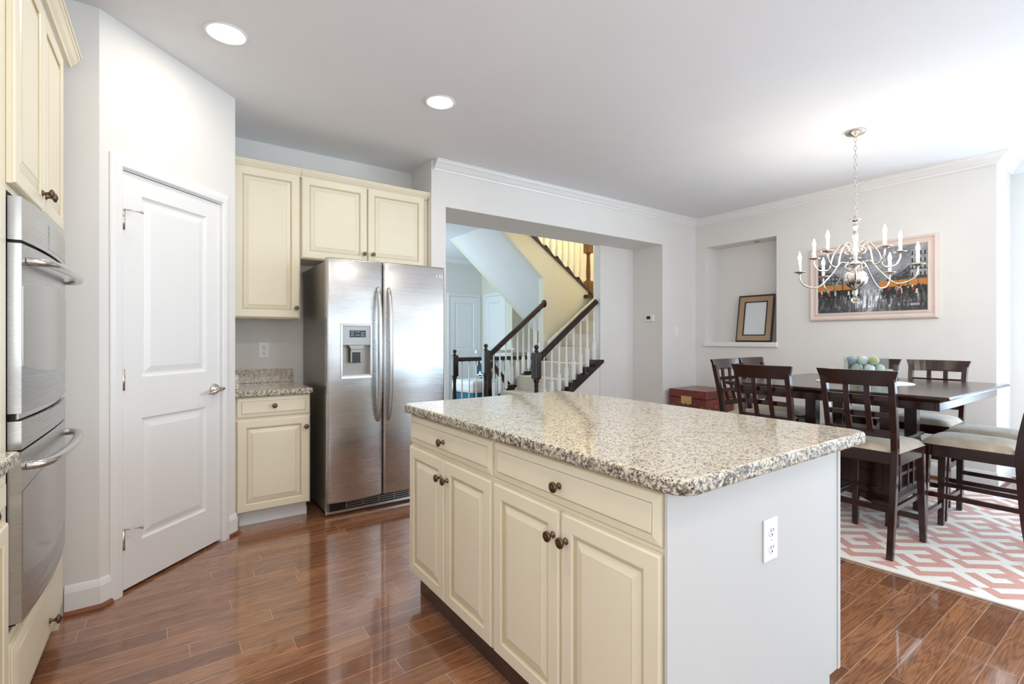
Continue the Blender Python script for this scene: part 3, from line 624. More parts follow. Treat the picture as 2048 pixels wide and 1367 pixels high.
# near-left base cabinet with its counter
t = thing('base_cabinet', 'cream base cabinet with a drawer over a door at the left picture edge', 'cabinet', (OX, 0.9, 0), PI / 2)
MB().box(0, 1.028, 0.0, 0.60, 0.10, 0.874).build('body', M['cream'], t); MB().box(0, 1.02, 0.07, 0.58, 0, 0.10).build('toe_kick', M['toe'], t)
d = cab_drawer(0.53, 1.018, 0.742, 0.862, -0.020).build('drawer', CM, t); knob(d, 0.77, 0.80, -0.020)
d = cab_drawer(0.01, 0.52, 0.742, 0.862, -0.020).build('drawer', CM, t); knob(d, 0.27, 0.80, -0.020)
d = cab_door(0.53, 1.018, 0.11, 0.722, -0.020).build('door', CM, t); knob(d, 0.56, 0.65, -0.020)
d = cab_door(0.01, 0.52, 0.11, 0.722, -0.020).build('door', CM, t); knob(d, 0.49, 0.65, -0.020)
o = slab_counter([(-0.99, 0.9), (-0.345, 0.9), (-0.345, 1.918), (-0.355, 1.928), (-0.99, 1.928)], 0.876, 0.914).build('countertop', [M['granite'], M['granite_edge']]); tag(o, 'granite countertop end at the left picture edge by the ovens', 'countertop')
# ------------------------------------------------------------------ recessed ceiling lights
for (x, y, lb) in ((0.232, 2.788, 'lit recessed ceiling light above the pantry door'), (1.417, 2.809, 'lit recessed ceiling light above the fridge and island')):
    t = thing('recessed_light', lb, 'ceiling light', (x, y, CE), 0, 'recessed ceiling lights')
    MB().lathe([(0.098, 0.0), (0.098, -0.004), (0.090, -0.007), (0.078, -0.004), (0.078, 0.0)], 32).build('trim_ring', M['trim'], t)
    MB().lathe([(0.078, -0.0015), (0.078, -0.004), (0.04, -0.006), (0.001, -0.0065)], 32).build('lens', M['canlens'], t)
    l = area('recessed_light_beam', (x, y, CE - 0.012), (0, 0, -1), 0.14, 0.14, 2.6, NEUT); l.data.shape = 'DISK'
t = thing('recessed_light', 'small dark puck light inside the top of the wall niche', 'ceiling light', (5.66, 3.02, 2.378))
MB().lathe([(0.035, 0.0), (0.035, -0.006), (0.028, -0.009)], 20).build('trim_ring', M['nickel'], t); MB().lathe([(0.026, -0.006), (0.02, -0.0095)], 16).build('lens', M['slot'], t)
# ------------------------------------------------------------------ chandelier
CX, CY = 4.10, 1.458
t = thing('chandelier', 'ten-candle brushed nickel chandelier over the dining table', 'chandelier', (CX, CY, 1.49))
zz = lambda z: z - 1.49
MB().lathe([(0.066, zz(CE)), (0.066, zz(2.735)), (0.055, zz(2.722)), (0.02, zz(2.712)), (0.008, zz(2.70))], 24).build('canopy', M['nickel'], t)
ch = MB(); nl = 18; zc0, zc1 = zz(2.125), zz(2.70); lh = (zc1 - zc0) / nl
for i in range(nl):
    c = zc0 + lh * (i + 0.5); a = PI / 2 * (i % 2) + 0.4; pts = []
    for j in range(13):
        b = 2 * PI * j / 12; u = 0.009 * math.cos(b); w_ = (lh * 0.62) * math.sin(b); pts.append((u * math.cos(a), u * math.sin(a), c + w_))
    ch.tube(pts, 0.0022, 6, 0, False)
ch.build('chain', M['nickel'], t)
MB().lathe([(0.006, zz(2.13)), (0.010, zz(2.12)), (0.008, zz(2.105)), (0.040, zz(2.10)), (0.036, zz(2.092)), (0.012, zz(2.080)), (0.008, zz(2.07)), (0.018, zz(2.058)), (0.018, zz(2.042)), (0.008, zz(2.03)), (0.014, zz(2.01)), (0.020, zz(1.97)), (0.014, zz(1.93)), (0.009, zz(1.91)), (0.020, zz(1.90)), (0.022, zz(1.86)), (0.011, zz(1.84)), (0.012, zz(1.80)), (0.026, zz(1.79)), (0.026, zz(1.75)), (0.012, zz(1.735)), (0.03, zz(1.728))], 20).build('column', M['nickel'], t)
MB().lathe([(0.02, zz(1.735)), (0.045, zz(1.725)), (0.070, zz(1.695)), (0.078, zz(1.665)), (0.070, zz(1.635)), (0.045, zz(1.607)), (0.018, zz(1.595)), (0.010, zz(1.575)), (0.015, zz(1.56)), (0.007, zz(1.545)), (0.010, zz(1.535))], 48, 0, 'z', (0, 0, 0), 12, 0.10).build('body_sphere', M['nickel'], t)
o = MB().lathe([(0.004, zz(1.54)), (0.018, zz(1.534)), (0.026, zz(1.515)), (0.024, zz(1.50)), (0.012, zz(1.491)), (0.001, zz(1.49))], 20).build('finial', m_glass('smoked_glass', (0.85, 0.88, 0.7, 1)), t); o['label'] = 'glass ball finial'
vang = math.atan2(-CY, -CX)
def arm(ang, R, zcup, zhub, zhi, zlo):
    ca, sa = math.cos(ang), math.sin(ang); P = lambda r, z: (r * ca, r * sa, zz(z))
    pts = bez([P(0.020, zhub), P(0.045, zhub - 0.012), P(0.066, zhub + 0.012), P(0.052, zhub + 0.03), P(0.045, zhub + 0.045), P(0.062, zhi - 0.006), P(0.088, zhi), P(0.115, zhi - 0.03), P(0.15, (zhi + zlo) / 2 + 0.005), P(R * 0.62, zlo + 0.012), P(R * 0.76, zlo), P(R * 0.91, zlo + 0.018), P(R * 0.99, zlo + 0.06), P(R, zcup)], 60)
    a = MB().tube(pts, 0.0055, 8).build('arm', M['nickel'], t)
    ox, oy_, oz = P(R, zcup)
    MB().lathe([(0.006, 0), (0.012, 0.004), (0.036, 0.010), (0.043, 0.016), (0.036, 0.015), (0.014, 0.010), (0.013, 0.024)], 20, 0, 'z', (ox, oy_, oz)).build('drip_cup', M['nickel'], a)
    MB().lathe([(0.0105, 0.012), (0.0105, 0.100), (0.007, 0.102)], 14, 0, 'z', (ox, oy_, oz)).build('candle_sleeve', M['candle'], a)
    MB().lathe([(0.006, 0.101), (0.011, 0.112), (0.0125, 0.124), (0.009, 0.140), (0.004, 0.155), (0.0008, 0.166)], 12, 0, 'z', (ox, oy_, oz)).build('bulb', M['bulb'], a)
    point('candle_glow', (CX + ox, CY + oy_, 1.49 + oz + 0.19), 1.3, WARM, 0.015)
for k in range(5): arm(vang + k * 2 * PI / 5, 0.36, 1.715, 1.745, 1.79, 1.61)
for k in range(5): arm(vang + PI / 5 + k * 2 * PI / 5, 0.275, 1.838, 1.86, 1.925, 1.745)
# ------------------------------------------------------------------ framed painting
t = thing('framed_painting', 'wide framed painting of a rainy street on the dining wall', 'painting', (5.545, 2.38, 1.414), -PI / 2)
pw, ph = 1.046, 0.745; FRM = [(0, 0), (0, 0.030), (0.008, 0.038), (0.020, 0.040), (0.026, 0.030), (0.045, 0.026), (0.060, 0.034), (0.068, 0.034), (0.076, 0.018), (0.076, 0)]
fr = MB()
rects = [(o, pw - o, o, ph - o, -h) for o, h in FRM]
fr.loops(rects, [0] * 10, FRONT, False); fr.build('frame', M['artframe'], t)
NXP, NZP = 240, 150
def art():
    x = np.linspace(0, 1, NXP)[None, :].repeat(NZP, 0); z = np.linspace(0, 1, NZP)[:, None].repeat(NXP, 1)
    rng = np.random.default_rng(5)
    def nz(sx, sz):
        g = rng.random((sz + 2, sx + 2)); X = x * sx; Z = z * sz; i = np.floor(X).astype(int); j = np.floor(Z).astype(int); fx = X - i; fz = Z - j
        return (g[j, i] * (1 - fx) + g[j, i + 1] * fx) * (1 - fz) + (g[j + 1, i] * (1 - fx) + g[j + 1, i + 1] * fx) * fz
    n1 = nz(14, 10); n2 = nz(90, 60); n3 = nz(120, 12); n4 = nz(40, 40)
    g = 0.60 + 0.30 * (n1 - .5) + 0.16 * (n2 - .5)                       # misty sky
    hor = 0.36
    # building masses left and right, tall at the sides
    lt = 0.80 - 0.95 * x + 0.05 * n1; rt = 0.40 + 0.95 * (x - 0.58) + 0.05 * n1
    L = (z < lt) & (z > hor) & (x < 0.42); R = (z < rt) & (z > hor) & (x > 0.62)
    g = np.where(L | R, 0.26 + 0.34 * (n2 - .4) + 0.12 * (n4 - .5), g)
    facade = (x > 0.86) & (z > 0.52) & (z < 0.92); g = np.where(facade, 0.62 + 0.15 * (n2 - .5), g)
    win = facade & (np.mod(x * 30, 1) < .38) & (np.mod(z * 9.5, 1) < .5); g = np.where(win, 0.13, g)
    g = np.where(facade & (np.mod(z * 9.5, 1) > .92), 0.1, g)
    wl = L & (np.mod(x * 26, 1) < .4) & (np.mod(z * 16, 1) < .45); g = np.where(wl, 0.48 + .2 * n2, g)
    street = z < hor
    wet = 0.26 + 0.50 * np.clip(1 - np.abs(x - .5) * 3.2, 0, 1) * (0.5 + n3) * (0.55 + z * 1.3) + 0.16 * (n3 - .5) + 0.12 * (n2 - .5)
    g = np.where(street, wet, g)
    sg = street & (np.abs(x - (0.50 + 0.30 * z)) < 0.012 + 0.02 * (hor - z)); g = np.where(sg, 0.72, g)
    c = np.stack([g * 0.98, g * 1.0, g * 1.04], -1)
    band = (z > hor - .02) & (z < hor + .12) & ((x < .40) | (x > .60)) & (np.mod(x * 12, 1) > .12)
    orange = np.stack([0.90 - .25 * n2, 0.50 + .22 * (n2 - .5), 0.14 + .1 * n4], -1); c = np.where(band[..., None], orange, c)
    def fig(ns, seed, lo, hi, tint):
        nonlocal c
        r_ = np.random.default_rng(seed)
        for _ in range(ns):
            fx = r_.choice([r_.uniform(0.0, 0.42), r_.uniform(0.60, 1.0)]); fz = hor - r_.uniform(lo, hi); hh = r_.uniform(.05, .10) * (0.6 + 3 * (hor - fz)); ww = hh * .16
            m_ = (np.abs(x - fx) < ww * (0.6 + 0.5 * np.clip((fz + hh - z) / hh, 0, 1))) & (z > fz) & (z < fz + hh); k_ = r_.uniform(.7, 1.2)
            c = np.where(m_[..., None], np.array(tint) * k_, c)
            m2 = (np.abs(x - fx - .004) < ww * .8) & (z < fz) & (z > fz - hh * .9) & (n3 > .4); c = np.where(m2[..., None], c * .55 + np.array(tint) * .4 * k_, c)
    strip = (z > hor - .06) & (z < hor + .03 * (n3 + .2)) & ((x < .42) | (x > .60)) & (n4 > .25); c = np.where(strip[..., None], np.stack([.10 + .12 * n2] * 3, -1), c)
    fig(60, 1, .0, .12, (.10, .10, .12)); fig(18, 2, .0, .10, (.78, .78, .76)); fig(7, 3, .0, .12, (.62, .22, .14)); fig(22, 4, .02, .16, (.16, .15, .17))
    refl = street & (z < hor - .1) & (n3 > .62) & (z > .08); c = np.where((refl & (n2 > .35))[..., None], c * 1.35 + .06, c)
    rr = street & (z < hor - .08) & (z > .16) & (n3 < .2) & (n2 > .5); c = np.where(rr[..., None], c * .6 + np.array([.22, .06, .03]), c)
    sig = (z > .085) & (z < .115) & (x > .86) & (x < .93) & (np.sin(x * 900) > -.2); c = np.where(sig[..., None], .8, c)
    c = np.clip(c, 0.01, 1); return np.where(c <= 0.04045, c / 12.92, ((c + 0.055) / 1.055) ** 2.4)
me = bpy.data.meshes.new('canvas'); x0, x1, z0, z1 = 0.07, pw - 0.07, 0.07, ph - 0.07
vs = [(x0 + (x1 - x0) * i / (NXP - 1), -0.016, z0 + (z1 - z0) * j / (NZP - 1)) for j in range(NZP) for i in range(NXP)]
me.from_pydata(vs, [], [(j * NXP + i, j * NXP + i + 1, (j + 1) * NXP + i + 1, (j + 1) * NXP + i) for j in range(NZP - 1) for i in range(NXP - 1)])
ca = me.color_attributes.new('paint', 'FLOAT_COLOR', 'POINT'); cc = np.ones((NXP * NZP, 4), np.float32); cc[:, :3] = art().reshape(-1, 3); ca.data.foreach_set('color', cc.ravel())
q = NT('street_painting'); at = q.node('ShaderNodeAttribute', attribute_name='paint'); q.link(at.outputs['Color'], q.bs.inputs['Base Color']); q.set(Roughness=0.5)
q.bump(q.noise(q.coord(), 160, 3), 0.2, 0.002); me.materials.append(q.m)
o = bpy.data.objects.new('canvas', me); COL.objects.link(o); o.parent = t
# leaning frame in the niche
t = thing('picture_frame', 'brown empty picture frame leaning in the wall niche', 'picture frame', (5.66, 3.275, 1.189), -PI / 2)
t.rotation_euler = (-math.radians(9), 0, -PI / 2)
fw_, fh_ = 0.43, 0.565
MB().loops([(o, fw_ - o, o, fh_ - o, -h) for o, h in [(0, 0), (0, 0.022), (0.012, 0.024), (0.018, 0.018)]], [0] * 4, FRONT, False).build('frame', M['espresso'], t)
MB().loops([(o, fw_ - o, o, fh_ - o, -h) for o, h in [(0.016, 0.0), (0.018, 0.017), (0.078, 0.013)]], [0] * 3, FRONT, False).build('inner_panel', M['tan'], t)
MB().loops([(o, fw_ - o, o, fh_ - o, -h) for o, h in [(0.076, 0.0), (0.076, 0.016), (0.088, 0.016), (0.088, 0.0)]], [0] * 4, FRONT, False).build('inner_lip', M['espresso'], t)
MB().box(0.08, fw_ - 0.08, -0.008, -0.002, 0.08, fh_ - 0.08).build('picture', M['paper'], t)
# ------------------------------------------------------------------ chest
t = thing('storage_chest', 'reddish brown studded chest in the corner by the hall opening', 'chest', (4.94, 3.705, 0), -PI / 2)
cw, cd_ = 0.49, 0.56
MB().box(0, cw, 0, cd_, 0.02, 0.535, 0, 0.006).build('body', M['mahog'], t); MB().box(-0.006, cw + 0.006, -0.006, cd_, 0.538, 0.632, 0, 0.008).build('lid', M['mahog'], t)
MB().box(0.17, 0.31, -0.012, -0.004, 0.47, 0.56, 0, 0.003).box(0.20, 0.225, -0.018, -0.012, 0.46, 0.51, 0, 0.003).box(0.255, 0.28, -0.018, -0.012, 0.46, 0.51, 0, 0.003).build('latch', M['brass'], t)
for i in range(5):
    for j in range(4):
        x = 0.05 + 0.0975 * i; z = 0.10 + 0.115 * j + (0.03 if i % 2 else 0)
        if 0.15 < x < 0.33 and z > 0.43: continue
        MB().lathe([(0.008, 0.0), (0.007, 0.004), (0.003, 0.006)], 8, 0, 'y', (x, 0, z)).build('stud', M['brass'], t)
for i in range(4):
    for j in range(3): MB().lathe([(0.008, 0.0), (0.007, 0.004), (0.003, 0.006)], 8, 0, 'x', (cw, 0.07 + 0.12 * i, 0.18 + 0.12 * j + (0.03 if i % 2 else 0))).build('stud', M['brass'], t)
MB().box(0.02, cw - 0.02, 0.02, cd_ - 0.02, 0, 0.02).build('base', M['espresso'], t)
# ------------------------------------------------------------------ rug
def make_rug():
    th = math.radians(5.4); e = Vector((math.cos(th), math.sin(th))); g = Vector((-math.sin(th), math.cos(th))); O = Vector((3.095, 1.0))
    LX0, LX1, LY0, LY1 = 0.0, 2.15, -1.15, 1.45
    bm = bmesh.new(); un = 0.0525
    cells = [(0, 0), (0, 1), (0, 2), (0, 3), (1, 0), (1, 3), (2, 0), (2, 2), (2, 3), (2, 4), (3, 4), (4, 1), (4, 2), (4, 3), (4, 4), (-1, -1)]
    filled = set()
    for i in range(-60, 61):
        for j in range(-60, 61):
            for (cu, cw_) in cells:
                filled.add((4 * i + 6 * j + cu, -4 * i + 2 * j + cw_))
    def P(u, w_):                                   # u = (x+y)/sqrt2, w = (x-y)/sqrt2 in the rug frame
        x = (u + w_) / math.sqrt(2); y = (u - w_) / math.sqrt(2); return (x, y)
    off = (0.0 + un * 0.4, 0.20)
    for (u, w_) in filled:
        cs = [P(off[0] + (u + a) * un, off[1] + (w_ + b) * un) for a, b in ((0, 0), (1, 0), (1, 1), (0, 1))]
        cx = sum(c[0] for c in cs) / 4; cy = sum(c[1] for c in cs) / 4
        if not (LX0 - .05 < cx < LX1 + .05 and LY0 - .05 < cy < LY1 + .05): continue
        f = bm.faces.new([bm.verts.new((c[0], c[1], 0.0106)) for c in cs]); f.material_index = 1
    b = 0.05
    for co, no in (((LX0 + b, 0, 0), (-1, 0, 0)), ((LX1 - b, 0, 0), (1, 0, 0)), ((0, LY0 + b, 0), (0, -1, 0)), ((0, LY1 - b, 0), (0, 1, 0))):
        bmesh.ops.bisect_plane(bm, geom=bm.verts[:] + bm.edges[:] + bm.faces[:], plane_co=co, plane_no=no, clear_outer=True)
    bmesh.ops.remove_doubles(bm, verts=bm.verts[:], dist=1e-4)
    mb = MB(); bm.verts.index_update()
    mb.add([tuple(v.co) for v in bm.verts], [[v.index for v in f.verts] for f in bm.faces], 1); bm.free()
    mb.box(LX0, LX1, LY0, LY1, 0.0005, 0.010, 0, 0.003)
    o = mb.build('area_rug', [M['rugcream'], M['rugcoral']]); o.location = (O.x, O.y, 0); o.rotation_euler = (0, 0, th)
    tag(o, 'cream area rug with coral geometric key pattern under the dining table', 'rug')
make_rug()
RZ = 0.0108
# ------------------------------------------------------------------ dining table
TCX, TCY = 4.10, 1.42
t = thing('dining_table', 'dark espresso square counter-height dining table on a storage pedestal', 'table', (TCX, TCY, RZ))
tb = 0.914 - RZ
hx, hy = 0.705, 0.648
tm = MB(); tm.loops([(-hx + o, hx - o, -hy + o, hy - o, z) for o, z in ((0.05, tb - 0.036), (0.0, tb - 0.016), (0.0, tb - 0.008), (0.006, tb))], [0] * 4, lambda x, y, z: (x, y, z))
tm.add([(-hx + .05, -hy + .05, tb - 0.036), (hx - .05, -hy + .05, tb - 0.036), (hx - .05, hy - .05, tb - 0.036), (-hx + .05, hy - .05, tb - 0.036)], [(0, 1, 2, 3)])
MB.build(tm, 'tabletop', M['espresso'], t)
ap = MB(); ax, ay = hx - 0.055, hy - 0.055
for s in (-1, 1): ap.box(-ax, ax, s * ay, s * (ay - 0.022), tb - 0.085, tb - 0.036, 0, 0.003); ap.box(s * ax, s * (ax - 0.022), -ay + 0.022, ay - 0.022, tb - 0.085, tb - 0.036, 0, 0.003)
ap.build('apron', M['espresso'], t)
for sx in (-1, 1):
    for sy in (-1, 1):
        MB().box(sx * 0.23 - 0.036, sx * 0.23 + 0.036, sy * 0.23 - 0.036, sy * 0.23 + 0.036, 0.555, tb - 0.036, 0, 0.003).build('post', M['espresso'], t)
        MB().box(sx * 0.262 - 0.03, sx * 0.262 + 0.03, sy * 0.262 - 0.03, sy * 0.262 + 0.03, 0.0, 0.18, 0, 0.003).build('foot', M['espresso'], t)
bb = MB().box(-0.27, 0.27, -0.27, 0.27, 0.18, 0.54, 0, 0.004); bb.box(-0.285, 0.285, -0.285, 0.285, 0.54, 0.56, 0, 0.004)
def archp(h0, h1, n=10):
    p = [(-0.27, h1), (-0.27, h0)] + [(-0.23 + 0.46 * i / n, h0 + 0.07 * math.sin(PI * i / n)) for i in range(n + 1)] + [(0.27, h0), (0.27, h1)]; return p
for s in (-1, 1): bb.prism(archp(0.10, 0.19), s * 0.262, s * 0.29, 'y'); bb.prism(archp(0.10, 0.19), s * 0.262, s * 0.29, 'x')
bb.build('pedestal', M['espresso'], t)
for s in (-1, 1):
    g = MB()
    for a in (-0.2, -0.05, 0.05, 0.2): g.box(a - 0.011, a + 0.011, s * 0.27, s * 0.288, 0.22, 0.52)
    for z in (0.23, 0.33, 0.42, 0.51): g.box(-0.21, 0.21, s * 0.27, s * 0.286, z - 0.010, z + 0.010)
    g.build('lattice_panel', M['espresso'], t)
    g = MB()
    for a in (-0.2, -0.05, 0.05, 0.2): g.box(s * 0.27, s * 0.288, a - 0.011, a + 0.011, 0.22, 0.52)
    for z in (0.23, 0.33, 0.42, 0.51): g.box(s * 0.27, s * 0.286, -0.21, 0.21, z - 0.010, z + 0.010)
    g.build('lattice_panel', M['espresso'], t)
o = MB().lathe([(0.001, 0.0), (0.29, 0.0), (0.293, 0.002), (0.29, 0.004), (0.001, 0.004)], 48).build('table_mat', M['mat']); o.location = (4.10, 1.41, 0.914); tag(o, 'round off-white mat under the glass box on the dining table', 'mat')
# glass box with decorative balls
bx0, bx1, by0, by1, bz0, bz1 = 4.02, 4.215, 1.290, 1.505, 0.918, 1.100
g = MB(); w = 0.005
g.box(bx0, bx1, by0, by1, bz0, bz0 + 0.008); g.box(bx0, bx0 + w, by0, by1, bz0 + 0.008, bz1); g.box(bx1 - w, bx1, by0, by1, bz0 + 0.008, bz1); g.box(bx0 + w, bx1 - w, by0, by0 + w, bz0 + 0.008, bz1); g.box(bx0 + w, bx1 - w, by1 - w, by1, bz0 + 0.008, bz1)
ctr = Vector(((bx0 + bx1) / 2, (by0 + by1) / 2, bz0)); g.v = [(p[0] - ctr.x, p[1] - ctr.y, p[2] - ctr.z) for p in g.v]
o = g.build('glass_box', M['glass']); o.location = ctr; tag(o, 'square clear glass box holding decorative balls on the dining table', 'vase')
BL = ['milky', 'sage green', 'slate grey', 'mottled amber', 'pale gold', 'icy blue']
WH = ['in the bottom layer', 'in the middle layer', 'at the top']
k = 0
for lay, (zc, spots) in enumerate(((0.960, ((-0.055, -0.065), (-0.055, 0.0), (-0.055, 0.066), (0.03, -0.05), (0.03, 0.05))), (1.018, ((-0.056, -0.04), (-0.056, 0.04), (0.03, 0.0), (0.04, 0.068), (0.04, -0.068))), (1.075, ((-0.054, -0.066), (-0.054, 0.0), (-0.054, 0.066), (0.03, 0.04), (0.03, -0.035))))):
    for (dx, dy) in spots:
        r = 0.031; me_ = MB().lathe([(r * math.sin(PI * i / 10) + 1e-4, -r * math.cos(PI * i / 10)) for i in range(11)], 16)
        c = (k * 2 + lay) % 6; o = me_.build('decorative_ball', BALLS[c]); o.location = (ctr.x + dx, ctr.y + dy, zc)
        side = ('facing the kitchen' if dx < 0 else 'at the back') + (' right' if dy < -0.01 else (' left' if dy > 0.01 else ' middle'))
        tag(o, '%s decorative ball %s of the glass box, %s' % (BL[c], WH[lay], side), 'ball', 'decorative balls in the glass box'); k += 1
# ------------------------------------------------------------------ dining chairs (local: sitter faces +x)
def make_chair(label):
    t = thing('dining_chair', label, 'chair', (0, 0, 0), 0, 'dining chairs around the table'); W_ = M['espresso']
    TOP = 1.055 - RZ
    def post_x(z):
        if z < 0.6: return -0.205 - 0.04 * (1 - z / 0.6) ** 1.6
        return -0.205 - 0.085 * ((z - 0.6) / 0.45) ** 1.25
    for s in (-1, 1):
        zs = [0, 0.1, 0.2, 0.3, 0.4, 0.5, 0.6, 0.7, 0.8, 0.9, 1.0]; mb = MB(); vs = []
        for z in zs:
            y = s * (0.150 + 0.02 * (z / 1.05)); x = post_x(z); dd = 0.019 if z > 0.1 else 0.015
            vs += [(x - dd, y - 0.016, z), (x + dd, y - 0.016, z), (x + dd, y + 0.016, z), (x - dd, y + 0.016, z)]
        fs = [[4 * i + j, 4 * i + (j + 1) % 4, 4 * i + 4 + (j + 1) % 4, 4 * i + 4 + j] for i in range(len(zs) - 1) for j in range(4)] + [[0, 1, 2, 3], [len(vs) - 4 + j for j in range(4)]]
        mb.add(vs, fs); mb.build('leg', W_, t, 0.003)
        mb = MB(); vs = []
        for z, q, dx in ((0, 0.015, 0.014), (0.30, 0.018, 0.008), (0.585, 0.021, 0)):
            y = s * (0.165 + 0.012 * (1 - z / 0.585)); x = 0.195 + dx; vs += [(x - q, y - q, z), (x + q, y - q, z), (x + q, y + q, z), (x - q, y + q, z)]
        mb.add(vs, [[4 * i + j, 4 * i + (j + 1) % 4, 4 * i + 4 + (j + 1) % 4, 4 * i + 4 + j] for i in range(2) for j in range(4)] + [[0, 1, 2, 3], [8, 9, 10, 11]]); mb.build('leg', W_, t, 0.003)
        MB().box(-0.225, 0.195, s * 0.160 - 0.009, s * 0.160 + 0.009, 0.262, 0.290, 0, 0.002).build('stretcher', W_, t)
    MB().box(-0.228, -0.208, -0.152, 0.152, 0.250, 0.282, 0, 0.002).build('stretcher', W_, t)
    MB().box(0.196, 0.214, -0.165, 0.165, 0.125, 0.157, 0, 0.002).build('stretcher', W_, t)
    a = MB(); a.box(-0.205, -0.183, -0.150, 0.150, 0.515, 0.582, 0, 0.002); a.box(0.178, 0.212, -0.160, 0.160, 0.515, 0.582, 0, 0.002)
    for s in (-1, 1): a.box(-0.19, 0.19, s * 0.172 - 0.010, s * 0.172 + 0.010, 0.515, 0.582, 0, 0.002)
    a.build('seat_frame', W_, t)
    # cushion
    n = 12; vs = []; fs = []
    for i in range(n + 1):
        for j in range(n + 1):
            u = i / n * 2 - 1; v = j / n * 2 - 1; hw = 0.192 - 0.012 * (1 - i / n)
            e = max(0, 1 - u ** 6) * max(0, 1 - v ** 6)
            vs.append((-0.205 + 0.435 * i / n, v * hw, 0.583 + 0.040 * e ** 0.5 + 0.012 * (1 - u * u) * (1 - v * v)))
    for i in range(n):
        for j in range(n): q = i * (n + 1) + j; fs.append([q, q + 1, q + n + 2, q + n + 1])
    cu = MB(); cu.add(vs, fs, 0, True); rim = [i * (n + 1) for i in range(n + 1)] + [n * (n + 1) + j for j in range(1, n + 1)] + [i * (n + 1) + n for i in range(n - 1, -1, -1)] + list(range(n - 1, 0, -1))
    cu.add([vs[i] for i in rim], [list(range(len(rim)))]); o = cu.build('seat_cushion', M['suede'], t); o['label'] = 'tan suede seat cushion'
    # back
    tr = MB(); n = 10; vs = []
    for i in range(n + 1):
        v = i / n * 2 - 1; bow = -0.022 * (1 - v * v)
        for z, hw in ((TOP - 0.088, 0.178), (TOP, 0.203)):
            x = post_x(z) + bow; vs += [(x - 0.012, v * hw, z), (x + 0.012, v * hw, z)]
    fs = []
    for i in range(n): a_ = 4 * i; b_ = a_ + 4; fs += [[a_, b_, b_ + 2, a_ + 2], [a_ + 1, a_ + 3, b_ + 3, b_ + 1], [a_ + 2, b_ + 2, b_ + 3, a_ + 3], [a_, a_ + 1, b_ + 1, b_]]
    fs += [[0, 2, 3, 1], [4 * n, 4 * n + 1, 4 * n + 3, 4 * n + 2]]; tr.add(vs, fs); tr.build('top_rail', W_, t, 0.003)
    for z, h in ((0.885, 0.030), (0.790, 0.030)):
        x = post_x(z) + 0.012; MB().box(x - 0.008, x + 0.008, -0.152, 0.152, z - h / 2, z + h / 2, 0, 0.002).build('back_slat', W_, t)
    z = 0.685; x = post_x(z); MB().box(x - 0.010, x + 0.010, -0.152, 0.152, z - 0.022, z + 0.022, 0, 0.002).build('lower_rail', W_, t)
    for s in (-1, 1):
        mb = MB(); vs = []; zs = [0.69, 0.74, 0.80, 0.86, 0.92, 0.97]
        for z in zs:
            x = post_x(z) - 0.006 - 0.014 * math.sin(PI * (z - 0.69) / 0.28); y = s * 0.052; vs += [(x - 0.007, y - 0.015, z), (x + 0.007, y - 0.015, z), (x + 0.007, y + 0.015, z), (x - 0.007, y + 0.015, z)]
        mb.add(vs, [[4 * i + j, 4 * i + (j + 1) % 4, 4 * i + 4 + (j + 1) % 4, 4 * i + 4 + j] for i in range(len(zs) - 1) for j in range(4)] + [[0, 1, 2, 3], [len(vs) - 4 + j for j in range(4)]]); mb.build('back_splat', W_, t, 0.002)
    return t
CH = [((3.492, 1.140), 0.0, 'dark dining chair with its back to the island, nearest the rug edge'),
      ((3.500, 1.690), 0.0, 'dark dining chair with its back to the island, left of the front one'),
      ((3.93, 2.090), -PI / 2, 'dark dining chair at the left table end, beside the chest'),
      ((4.43, 2.135), -PI / 2, 'dark dining chair at the left table end, further from the island and below the niche'),
      ((4.81, 1.675), PI, 'dark dining chair on the wall side, behind the glass box of balls'),
      ((4.815, 1.235), PI, 'dark dining chair on the wall side, right of the glass box and under the painting'),
      ((3.955, 0.775), PI / 2, 'dark dining chair at the right table end, cut by the right picture edge'),
      ((4.42, 0.785), PI / 2, 'dark dining chair behind the one cut by the right picture edge')]
c0 = None
for (p, rz, lb) in CH:
    if c0 is None: c0 = make_chair(lb); c0.location = (p[0], p[1], RZ); c0.rotation_euler = (0, 0, rz)
    else: dup(c0, (p[0], p[1], RZ), rz, lb)
# ------------------------------------------------------------------ stairs
RISE, RUN = 0.185, 0.257
def nose(x): return 0.72 + 0.10 + 0.72 * (x - 3.86)           # line of the stair nosings
t = thing('staircase', 'beige carpeted stairs rising to the right beyond the hall opening', 'staircase', (2.98, 4.335, 0))
X0 = 2.98
st = MB(); poly = [(0, 0)]; nst = 9
for i in range(nst): poly += [(i * RUN, (i + 1) * RISE), ((i + 1) * RUN, (i + 1) * RISE)]
poly += [(nst * RUN, 0)]
poly = [(x, z) for x, z in poly]
st.prism(poly, 0.012, 0.878, 'y'); st.build('steps', M['carpet'], t)
struct(MB().box(X0 + nst * RUN, 6.3, 4.335, 6.5, nst * RISE - 0.2, nst * RISE).build('floor_landing', M['carpet']))
MB().prism([(1.30, 0.88), (2.25, 1.56), (2.25, 1.88), (1.30, 1.20)], 0.862, 0.881, 'y').build('skirt_board', M['trim'], t)
def stringer(x0, x1, y0, y1, lo, hi_off, parent, name='stringer'):
    n = int((x1 - x0) / 0.125) ; top = []
    step = (x1 - x0) / n
    for i in range(n): top += [(x0 + i * step, lo(x0 + i * step) + hi_off + 0.72 * step * 0.9), (x0 + (i + 1) * step, lo(x0 + i * step) + hi_off + 0.72 * step * 0.9)]
    MB().prism([(x0, lo(x0)), (x1, lo(x1))] + top[::-1], y0, y1, 'y').build(name, M['darkrail'], parent)
BAL = [(0.016, 0.0), (0.016, 0.17), (0.011, 0.185), (0.015, 0.20), (0.013, 0.26), (0.011, 0.45), (0.010, 1.0)]
